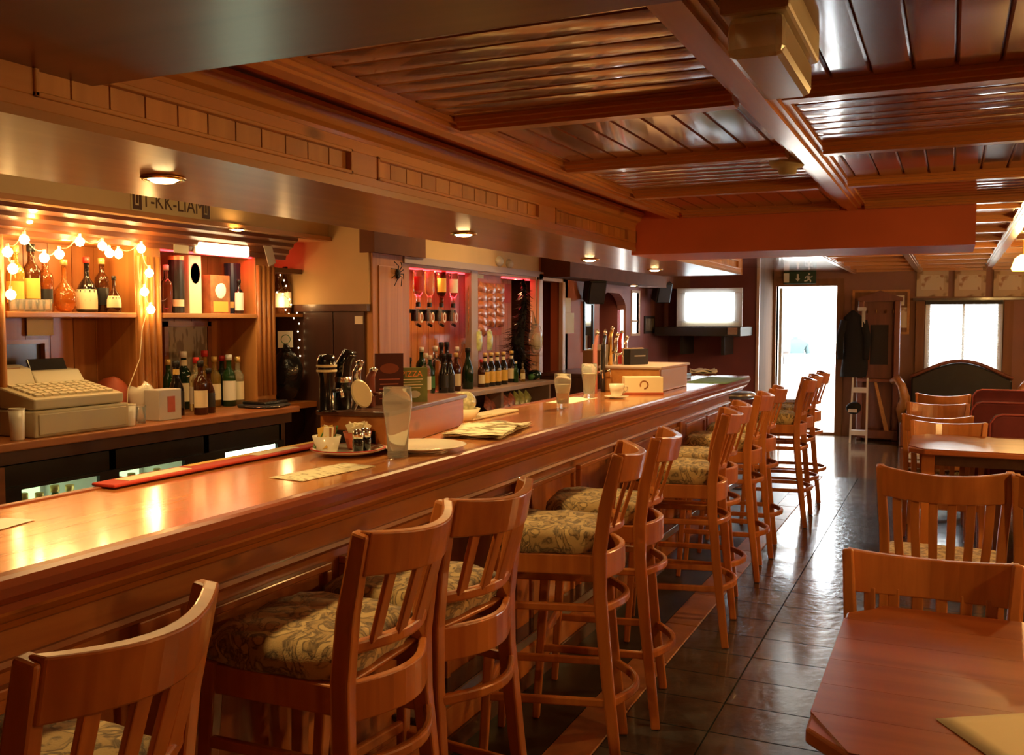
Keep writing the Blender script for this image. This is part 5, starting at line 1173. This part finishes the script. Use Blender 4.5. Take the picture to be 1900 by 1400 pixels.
ts = thing('tv_shelf', 'dark curved wall shelf carrying the television', 'shelf', (cxv-.1, 11.2, tb_[2]-.06)); m = MB(); poly = [(-wv*.72, .60)]+[(-wv*.72+wv*1.35*k/10, -.16-.10*math.sin(PI*k/10)) for k in range(11)]+[(wv*.63, .60)]; m.prism(poly, -.05, .058); m.build('board', 'charcoal', ts, bev=.006); B(wv*.45, wv*.60, -.22, -.20, -.03, .05).build('end_cap', 'chrome', ts); [B(bx_, bx_+.04, .1, .62, -.28, -.05).build('bracket', 'charcoal', ts) for bx_ in (-.3, .2)]
for i, (px, py, x, y, lb) in enumerate([(1103, 538, -3.16, 8.85, 'black loudspeaker hung over the narrow mirror'), (1228, 540, -3.10, 10.95, 'black loudspeaker hung beside the television')]):
    q = pxx(px, py, x); t = thing('loudspeaker', lb, 'loudspeaker', (q[0], q[1], q[2]), math.radians(-50)); MB().obox((0, 0, 0), (.16, .18, .24), Matrix.Rotation(.35, 3, 'Y')).build('cabinet', 'black_plastic', t, bev=.01); MB().obox((.083, 0, -.03), (.01, .15, .21), Matrix.Rotation(.35, 3, 'Y')).build('grille', 'charcoal', t); MB().tube([(-.05, 0, .05), (-.1, .05, .12), (-.12, .08, .2)], .012, 8).build('bracket', 'grey_steel', t)
q0, q1 = pxx(1196, 586, -3.29), pxx(1214, 618, -3.29); pf = thing('framed_picture', 'small dark framed picture between the narrow window and the television', 'picture', (-3.298, (q0[1]+q1[1])/2, q1[2])); hw = (q1[1]-q0[1])/2; hh = q0[2]-q1[2]
MB().box(0, .015, -hw, -hw+.03, 0, hh).box(0, .015, hw-.03, hw, 0, hh).box(0, .015, -hw+.03, hw-.03, 0, .03).box(0, .015, -hw+.03, hw-.03, hh-.03, hh).build('frame', 'charcoal', pf); B(0, .006, -hw+.03, hw-.03, .03, hh-.03).build('print', 'picture_print', pf)
for i, (a, b, lb) in enumerate([((1047, 552), (1060, 580), 'upper cream notice on the orange wall'), ((1047, 580), (1066, 618), 'longer cream notice below the upper one on the orange wall')]):
    q0, q1 = pxx(*a, -3.29), pxx(*b, -3.29); tag(B(-3.299, -3.295, q0[1], q1[1], q1[2], q0[2]).build('wall_notice', 'paper'), lb, 'notice', 'notices on the orange wall')
p = pz(1175, 516, 1.884); downlight((-3.12, pxx(1175, 516, -3.12)[1], 1.884), 'single downlight under the brown overhang by the narrow window', 8)
x, y = facing(-1.95, 9.2, 100); place_chair(-2.05, 8.9, 95, 'dining chair standing behind the far end of the bar')
cs = thing('chrome_stool', 'round chrome-rimmed stool behind the end of the bar', 'stool', (-1.75, 8.6, 0)); MB().lathe([(0, .80), (.15, .80), (.17, .815), (.17, .845), (.14, .86), (0, .865)], 22).build('seat', 'grey_steel', cs, smooth=True); MB().lathe([(.02, .02), (.02, .80)], 12).build('column', 'chrome', cs, smooth=True); MB().lathe([(0, 0), (.19, 0), (.18, .02), (.03, .05), (0, .05)], 22).build('foot', 'chrome', cs, smooth=True)

# ================================================================== FAR WALL
ex = pyy(1455, 527, 12.97); ey = pyy(1515, 503, 12.97)
es = thing('exit_sign', 'dark green running-man exit sign above the bright doorway', 'sign', ((ex[0]+ey[0])/2, 12.955, ex[2])); W_ = ey[0]-ex[0]; H_ = ey[2]-ex[2]
B(-W_/2, W_/2, -.03, 0, 0, H_).build('box', 'sign_green', es, bev=.004); B(-W_/2, -W_/2+W_*.17, -.032, -.029, .02, H_-.02).build('white_panel', 'sign_white', es)
g = MB(); cxa = -W_*.06; yk = -.0315
g.extrude([(cxa-.012, H_*.8), (cxa+.012, H_*.8), (cxa+.012, H_*.42), (cxa+.03, H_*.42), (cxa, H_*.2), (cxa-.03, H_*.42), (cxa-.012, H_*.42)], (0, yk, 0), (1, 0, 0), (0, 0, 1), (0, .003, 0)); g.build('arrow', 'sign_white', es)
g = MB(); ox = W_*.28; k = H_/.19
for a, b, w_ in [((-.01, .115), (.0, .07), .034), ((.0, .07), (.03, .05), .022), ((.03, .05), (.025, .02), .018), ((-.0, .07), (-.03, .045), .022), ((-.03, .045), (-.065, .04), .018), ((-.01, .115), (-.045, .105), .016), ((-.045, .105), (-.055, .08), .014), ((-.01, .115), (.03, .10), .016), ((.03, .10), (.055, .115), .014)]:
    g.sweep([(ox+a[0]*k, yk, a[1]*k), (ox+b[0]*k, yk, b[1]*k)], .003, w_*k, (0, 1, 0) if False else (1, 0, .001))
o = g.build('running_figure', 'sign_white', es)
o = MB().lathe([(0, 0), (.016*k, 0), (.016*k, .003), (0, .003)], 14).build('figure_head', 'sign_white', es); o.matrix_local = Matrix.Translation((ox+.005*k, yk, .148*k)) @ Matrix.Rotation(PI/2, 4, 'X')
# blind in front of the window
bl = thing('window_blind', 'half-open white slatted blind over the far window', 'blind', ((WIN[0]+WIN[1])/2, 12.955, WIN[3])); bw = (WIN[1]-WIN[0])/2+.025
B(-bw-.02, bw+.02, -.03, .015, .0, .045).build('headrail', 'charcoal', bl)
sm = MB().obox((0, 0, 0), (2*bw, .022, .0012), Matrix.Rotation(.12, 3, 'X')).mesh('slat'); sm.materials.append(MATS['white_paint'])
for k in range(34): o = obj('slat', sm, bl); o.location = (0, -.005, -.01-k*.0245)
for s in (-.6, 0, .6): MB().tube([(s*bw, -.005, 0), (s*bw, -.005, -.84)], .0015, 4).build('cord', 'white_paint', bl)
# curtains / reveals beside the window, pictures above
struct(MB().box(WIN[0]-.16, WIN[0]-.06, 12.93, 13, .75, 1.74).box(WIN[1]+.06, WIN[1]+.16, 12.93, 13, .75, 1.74).build('trim_8', 'wall_wood'))
struct(B(-.44, 3.2, 12.88, 13, 1.755, 1.785).build('trim_9', 'dark_wood_y'))
for i, (a, b, lb) in enumerate([(1701, 1759, 'first poster above the far window, plain and pale'), (1772, 1829, 'second poster above the far window with faint sketch'), (1845, 1905, 'third poster above the far window catching the lamp light')]):
    q0, q1 = pyy(a, 500, 12.9), pyy(b, 549, 12.9); t = thing('wall_poster', lb, 'poster', ((q0[0]+q1[0])/2, 12.99, q1[2]), 0, 'posters above the window'); hw = (q1[0]-q0[0])/2; hh = q0[2]-q1[2]
    B(-hw, hw, -.012, 0, 0, hh).build('board', 'poster_print', t); B(-hw*.7, hw*.7, -.014, -.012, hh*.25, hh*.8).build('printed_area', 'map_print', t); B(-hw, hw, -.016, -.012, hh-.015, hh).build('top_strip', 'pale_trim', t)
# noticeboard
q0, q1 = pyy(1582, 538, 12.98), pyy(1687, 620, 12.98); nbd = thing('notice_board', 'framed notice board with papers behind the hall stand', 'notice board', ((q0[0]+q1[0])/2, 12.985, q1[2])); hw = (q1[0]-q0[0])/2; hh = q0[2]-q1[2]
B(-hw, hw, -.01, 0, 0, hh).build('board', 'wall_wood', nbd); MB().box(-hw, -hw+.03, -.02, 0, 0, hh).box(hw-.03, hw, -.02, 0, 0, hh).box(-hw+.03, hw-.03, -.02, 0, 0, .03).box(-hw+.03, hw-.03, -.02, 0, hh-.03, hh).build('frame', 'canopy_pine', nbd)
for x_, z_, w_, h_, m_ in ((.12, .09, .21, .28, 'map_print'), (.17, .40, .11, .14, 'paper'), (-.10, .33, .26, .2, 'label_cream'), (-.17, .06, .14, .2, 'poster_print')): B(x_, x_+w_, -.014, -.010, z_*hh/.62, (z_+h_)*hh/.62).build('pinned_paper', m_, nbd)
# hall stand with hooks
hs = thing('hall_stand', 'dark red-brown wooden hall stand with hooks and shelf', 'hall stand', (-.80, 12.62, 0))
B(-.24, .22, .10, .14, .0, 1.80).build('back_panel', 'hall_wood', hs); B(-.26, -.19, -.02, .14, 0, 1.75).build('post', 'hall_wood', hs, bev=.01); B(.16, .23, -.02, .14, 0, 1.75).build('post', 'hall_wood', hs, bev=.01)
MB().extrude([(-.27, 0), (.25, 0), (.25, .05), (.12, .09), (-.01, .14), (-.14, .09), (-.27, .05)], (0, .02, 1.74), (1, 0, 0), (0, 0, 1), (0, .1, 0)).build('pediment', 'hall_wood', hs); B(-.26, .23, -.12, .12, .74, .78).build('shelf', 'hall_wood', hs, bev=.005); B(-.26, .23, -.12, .14, .04, .14).build('base', 'hall_wood', hs)
B(-.12, .09, .092, .1, .95, 1.45).build('mirror_glass', 'dark_gloss', hs)
for x_ in (-.16, -.05, .06, .15): MB().tube([(x_, .10, 1.62), (x_, .03, 1.60), (x_, .02, 1.64)], .008, 6).build('hook', 'brass', hs)
MB().extrude([(-.05, .74), (-.02, .74), (.13, .14), (.08, .14)], (0, -.10, 0), (1, 0, 0), (0, 0, 1), (0, .03, 0)).build('brace', 'canopy_pine', hs)
# coat
ctq = thing('hanging_coat', 'dark coat hanging from the side of the hall stand', 'coat', (-1.10, 12.50, .80)); n = 14; m = MB()
secs = [(.0, .155, .07), (.10, .16, .08), (.35, .14, .075), (.6, .125, .07), (.74, .115, .06), (.80, .05, .04), (.83, .015, .015)]
rr = random.Random(3)
for z_, rx, ry in secs:
    for k in range(n): a = 2*PI*k/n; f = 1+.10*math.sin(5*a+z_*3); m.v.append((rx*f*math.cos(a)+.02*math.sin(z_*5), ry*f*math.sin(a), z_))
for i in range(len(secs)-1):
    for k in range(n): m.f.append((i*n+k, i*n+(k+1) % n, (i+1)*n+(k+1) % n, (i+1)*n+k))
m.f += [tuple(range(n-1, -1, -1)), tuple((len(secs)-1)*n+k for k in range(n))]
m.build('coat_body', 'coat_cloth', ctq, smooth=True)
for s in (-1, 1): MB().tube([(s*.11, -.02, .70), (s*.16, -.04, .5), (s*.15, -.05, .22)], .045, 10, [.05, .045, .038]).build('sleeve', 'coat_cloth', ctq, smooth=True)
cp_ = thing('pale_scarf', 'pale scarf hanging over the dark coat on the hall stand', 'scarf', (-.985, 12.44, 1.42)); B(-.02, .02, -.01, .01, 0, .22).build('hanging_end', 'stone_pale', cp_, bev=.006); B(-.07, .03, -.012, .012, .20, .25).build('fold', 'stone_pale', cp_, bev=.01)
# white step ladder
ld = thing('step_ladder', 'narrow white step ladder leaning under the hanging coat', 'ladder', (-1.0, 12.25, 0))
for s in (-1, 1): MB().sweep([(s*.095, -.04, 0), (s*.085, .10, .80)], .022, .03, (0, 1, 0)).build('rail', 'white_paint', ld)
for z_ in (.10, .62): B(-.09, .09, .0+z_*.15-.05, .03+z_*.15-.02, z_, z_+.06).build('rung', 'white_paint', ld)
bgk = thing('satchel', 'dark satchel slung on the white step ladder', 'bag', (-1.05, 12.16, .36)); blob('pouch', 'coat_cloth', bgk, (0, 0, .08), .10, 71, (1, .5, .8), .12); B(-.06, .04, -.06, -.045, .03, .07).build('buckle_strap', 'stone_pale', bgk)
# settle with arched back
se = thing('settle', 'black settle with arched padded back and scrolled wooden arms under the window', 'settle', (.12, 12.35, 0))
ar = [(-.55, .30)]+[(-.55+1.10*k/16, .80+.20*math.sin(PI*k/16)**1.2) for k in range(17)]+[(.55, .30)]
MB().extrude(ar, (0, .22, 0), (1, 0, 0), (0, 0, 1), (0, .10, 0)).build('padded_back', 'black_leather', se, bev=.02); B(-.58, .58, -.28, .25, .28, .46).build('seat', 'black_leather', se, bev=.03)
for s in (-1, 1):
    MB().tube([(s*.60, .20, .20), (s*.64, .10, .42), (s*.60, -.05, .56), (s*.64, -.08, .72), (s*.70, -.02, .80), (s*.76, .02, .76)], .05, 10, [.07, .07, .06, .05, .05, .035]).build('scroll_arm', 'canopy_pine', se, smooth=True); B(s*.60-.05, s*.60+.05, -.25, .3, 0, .30).build('leg', 'hall_wood', se, bev=.02)
MB().tube([(-.56+1.12*k/16, .21, .82+.20*math.sin(PI*k/16)**1.2) for k in range(17)], .022, 8).build('crest_moulding', 'hall_wood', se, smooth=True)
s2 = dup(se, (1.80, 12.35, 0), 0, 'second black settle, partly beyond the picture edge')
# maroon benches
for i, ((px, py), lb) in enumerate([((1805, 722), 'maroon upholstered bench back, farthest of the three'), ((1803, 745), 'middle maroon upholstered bench back'), ((1838, 768), 'maroon upholstered bench back nearest the far table')]):
    zb_ = (.93, .93, .905)[i]; p = pz(px, py, zb_); t = thing('upholstered_bench', lb, 'bench', (p[0], p[1], 0), 0, 'maroon benches'); L = 1.25; t.scale = (1, 1, zb_/.93)
    m = MB(); pr = [(0, .35), (0, .88), (.03, .92), (.07, .93), (L-.07, .93), (L-.03, .92), (L, .88), (L, .35)]; m.extrude(pr, (0, 0, 0), (1, 0, 0), (0, 0, 1), (0, .09, 0)); m.build('back', 'maroon', t, bev=.02, seg=3); B(.02, L-.02, .09, .50, .32, .46).build('seat', 'maroon', t, bev=.03, seg=3)
    MB().tube([(0, -.003, .40), (0, -.003, .87), (.03, -.003, .915), (.07, -.003, .93), (L-.07, -.003, .93)], .007, 6).build('piping', 'piping', t, smooth=True)
    for lx in (.06, L-.06):
        for ly in (.05, .45): B(lx-.025, lx+.025, ly-.025, ly+.025, 0, .33).build('leg', 'hall_wood', t)
# ================================================================== BEYOND THE DOOR
cn = thing('outside_counter', 'pale counter beyond the doorway in daylight', 'counter', (-2.2, 15.2, -.03)); B(-.6, 1.5, 0, .5, 0, .96).build('body', 'stone_white', cn); B(-.62, 1.52, -.03, .53, .96, 1.0).build('top', 'stone_white', cn, bev=.006)
bxo = thing('grey_tray', 'grey tray standing on the pale counter outside', 'tray', (-1.75, 15.4, .97)); B(-.2, .2, -.12, .12, 0, .06).build('tray', 'grey_steel', bxo, bev=.01); B(-.17, .17, -.10, .10, .06, .065).build('inside', 'charcoal', bxo)
ws = struct(B(-9, 6, 21, 21.2, -.03, 3.2).build('wall_outside', 'stone_white'))
def person(loc, rz, label):
    t = thing('person', label, 'person', loc, rz)
    V = [(0, 0, .92), (0, 0, 1.08), (0, .0, 1.25), (0, -.01, 1.38), (0, -.02, 1.46), (.17, 0, 1.36), (-.17, 0, 1.36), (.22, -.03, 1.10), (-.22, -.03, 1.10), (.20, -.22, .98), (-.18, -.24, 1.0), (.09, 0, .86), (-.09, 0, .86), (.10, -.01, .48), (-.10, -.01, .48), (.10, .02, .07), (-.10, .02, .07), (.10, -.12, .04), (-.10, -.12, .04)]
    E_ = [(0, 1), (1, 2), (2, 3), (3, 4), (3, 5), (3, 6), (5, 7), (6, 8), (7, 9), (8, 10), (0, 11), (0, 12), (11, 13), (12, 14), (13, 15), (14, 16), (15, 17), (16, 18)]
    R_ = [.15, .14, .16, .13, .06, .075, .075, .055, .055, .04, .04, .095, .095, .07, .07, .045, .045, .04, .04]
    me = bpy.data.meshes.new('body'); me.from_pydata(V, E_, []); o = bpy.data.objects.new('body', me); COL.objects.link(o)
    sk = o.modifiers.new('skin', 'SKIN'); 
    if not me.skin_vertices: me.attributes
    o.parent = t
    for i, sv in enumerate(me.skin_vertices[0].data): sv.radius = (R_[i], R_[i]*.8); sv.use_root = (i == 0)
    o.modifiers.new('sub', 'SUBSURF').render_levels = 2
    dg = bpy.context.evaluated_depsgraph_get(); m2 = bpy.data.meshes.new_from_object(o.evaluated_get(dg)); bpy.data.objects.remove(o)
    m2.materials.clear(); m2.materials.append(MATS['mint_jacket']); m2.materials.append(MATS['trousers'])
    for p in m2.polygons: p.material_index = 1 if p.center.z < .86 else 0; p.use_smooth = True
    obj('body', m2, t)
    hd = MB(); n = 16; pr = [(0, -.115), (.045, -.10), (.065, -.05), (.076, .0), (.078, .05), (.06, .095), (.03, .112), (0, .116)]
    hd.lathe(pr, n, (0, -.02, 1.585)); hd.v = [(x, (y+.02)*1.18-.02-(.018 if (y < -.07 and 1.55 < z < 1.6 and abs(x) < .03) else 0), z) for x, y, z in hd.v]; hd.obox((0, -.115, 1.575), (.022, .03, .04)).obox((.078, -.015, 1.58), (.015, .03, .05)).obox((-.078, -.015, 1.58), (.015, .03, .05)); h_ = hd.build('head', 'skin', t, smooth=True)
    for s in (-1, 1): MB().lathe([(0, -.008), (.008, 0), (0, .008)], 8, (s*.03, -.105, 1.60)).build('eye', 'charcoal', h_)
    MB().obox((0, -.108, 1.535), (.04, .008, .008)).build('mouth', 'card_red', h_)
    MB().lathe([(.080, .0), (.086, .05), (.066, .105), (.03, .122), (0, .126)], n, (0, .0, 1.585)).build('hair', 'white_hair', t, smooth=True)
    for s, c_ in ((1, Vector((.20, -.24, .97))), (-1, Vector((-.18, -.26, .99)))):
        hm = MB(); hm.obox(c_+Vector((0, -.04, -.005)), (.075, .09, .028))
        for k in range(4): b0 = c_+Vector(((k-1.5)*.019, -.08, 0)); L = (.06, .072, .068, .052)[k]; hm.tube([b0, b0+Vector((0, -L*.5, .004)), b0+Vector((0, -L, -.018))], .0085, 6)
        hm.tube([c_+Vector((-s*.035, -.02, 0)), c_+Vector((-s*.06, -.05, 0)), c_+Vector((-s*.058, -.08, -.01))], .0095, 6); hm.build('hand', 'skin', t, smooth=True, bev=.004)
    return t
pp = pyy(1476, 640, 16.2); person((pp[0], 16.2, -.22), math.radians(20), 'person in a grey-green jacket behind the pale counter outside')

# ================================================================== LAMPS
def fill_sconce(loc, rz, label, e):  # wall lamps out of view, added as warm fill for the room
    t = thing('fill_wall_lamp', label, 'lamp', loc, rz, 'added warm fill lamps on the unseen walls'); B(-.02, 0, -.05, .05, -.08, .08).build('backplate', 'brass', t, bev=.01); MB().tube([(0, 0, -.03), (.07, 0, -.05), (.10, 0, .0)], .01, 8).build('arm', 'brass', t, smooth=True)
    MB().lathe([(.035, .0), (.075, .12), (.072, .12), (.032, .0)], 18, (.10, 0, 0)).build('shade', 'shade_glow', t, smooth=True); light('glow', 'POINT', (.13, 0, .17), e, WARM, .06, None, t); return t
for i, (y, lb) in enumerate([(-.8, 'by the rear corner'), (3.5, 'beside the dining side'), (7.2, 'before the side window'), (11.2, 'beyond the side window')]):
    fill_sconce((3.2, y, 1.62), PI, 'added unseen warm fill lamp on the side wall %s' % lb, (6, 42, 48, 48)[i])
fill_sconce((.6, -2.0, 1.62), PI/2, 'added unseen warm fill lamp on the wall behind the bar room', 6)  # added behind the camera as weak warm fill
def pendant(loc, label, e, drop=.22):
    t = thing('pendant_lamp', label, 'lamp', loc, 0, 'pendant lamps'); MB().tube([(0, 0, 0), (0, 0, -drop)], .006, 6).build('cord', 'brass', t); MB().lathe([(.045, 0), (.045, -.015), (0, -.015)], 14).build('ceiling_rose', 'brass', t)
    MB().lathe([(.02, -drop), (.06, -drop-.03), (.085, -drop-.11), (.075, -drop-.13), (.05, -drop-.04), (.015, -drop-.01)], 20).build('shade', 'shade_glow', t, smooth=True); light('glow', 'POINT', (0, 0, -drop-.14), e, WARM, .05, None, t); return t
q = pyy(1899, 462, 8.6); pendant((q[0], 8.6, ZF), 'amber glass pendant lamp over the maroon benches at the picture edge', 40, .12)
pendant((.95, 4.95, ZF), 'amber pendant lamp over the dining side, out of the picture', 60, .12)
pendant((1.2, 2.4, ZC), 'amber pendant lamp over the near dining table, out of the picture', 34, .08)

def fill_batten(loc, label, e):  # hidden fill light shaped as a tube lamp, added to brighten the back bar
    t = thing('strip_lamp', label, 'lamp', loc, 0, 'added fill lamps behind the bar'); B(-.05, .05, -.6, .6, 0, .05).build('housing', 'white_paint', t); MB().tube([(0, -.57, -.03), (0, .57, -.03)], .016, 10).build('tube', 'tube_lamp', t, smooth=True); light('glow', 'AREA', (0, 0, -.06), e, (1.0, .62, .22), .06, (0, 0, 0), t, sy=1.1)
fill_batten((-2.6, 3.0, 2.54), 'added unseen fill lamp on the roof behind the canopy over the register aisle', 5)
fill_batten((-2.6, 6.0, 2.54), 'added unseen fill lamp on the roof behind the canopy over the optics aisle', 10)
for yy, lb in ((5.95, 'tiny recessed lamp under the top board above the optics'), (7.35, 'tiny recessed lamp under the top board beside the garland')):
    t = thing('downlight', lb, 'downlight', (X2-.08, yy, 1.858), 0, 'tiny lamps in the optics bays'); MB().lathe([(.016, 0), (.022, 0), (.022, -.006), (.016, -.006)], 14).build('ring', 'brass', t); MB().lathe([(.016, -.002), (.012, -.006), (0, -.007)], 12).build('bulb', 'downlight', t); light('spot', 'SPOT', (0, 0, -.012), 2.2, WARM2, .01, None, t, cone=2.2)
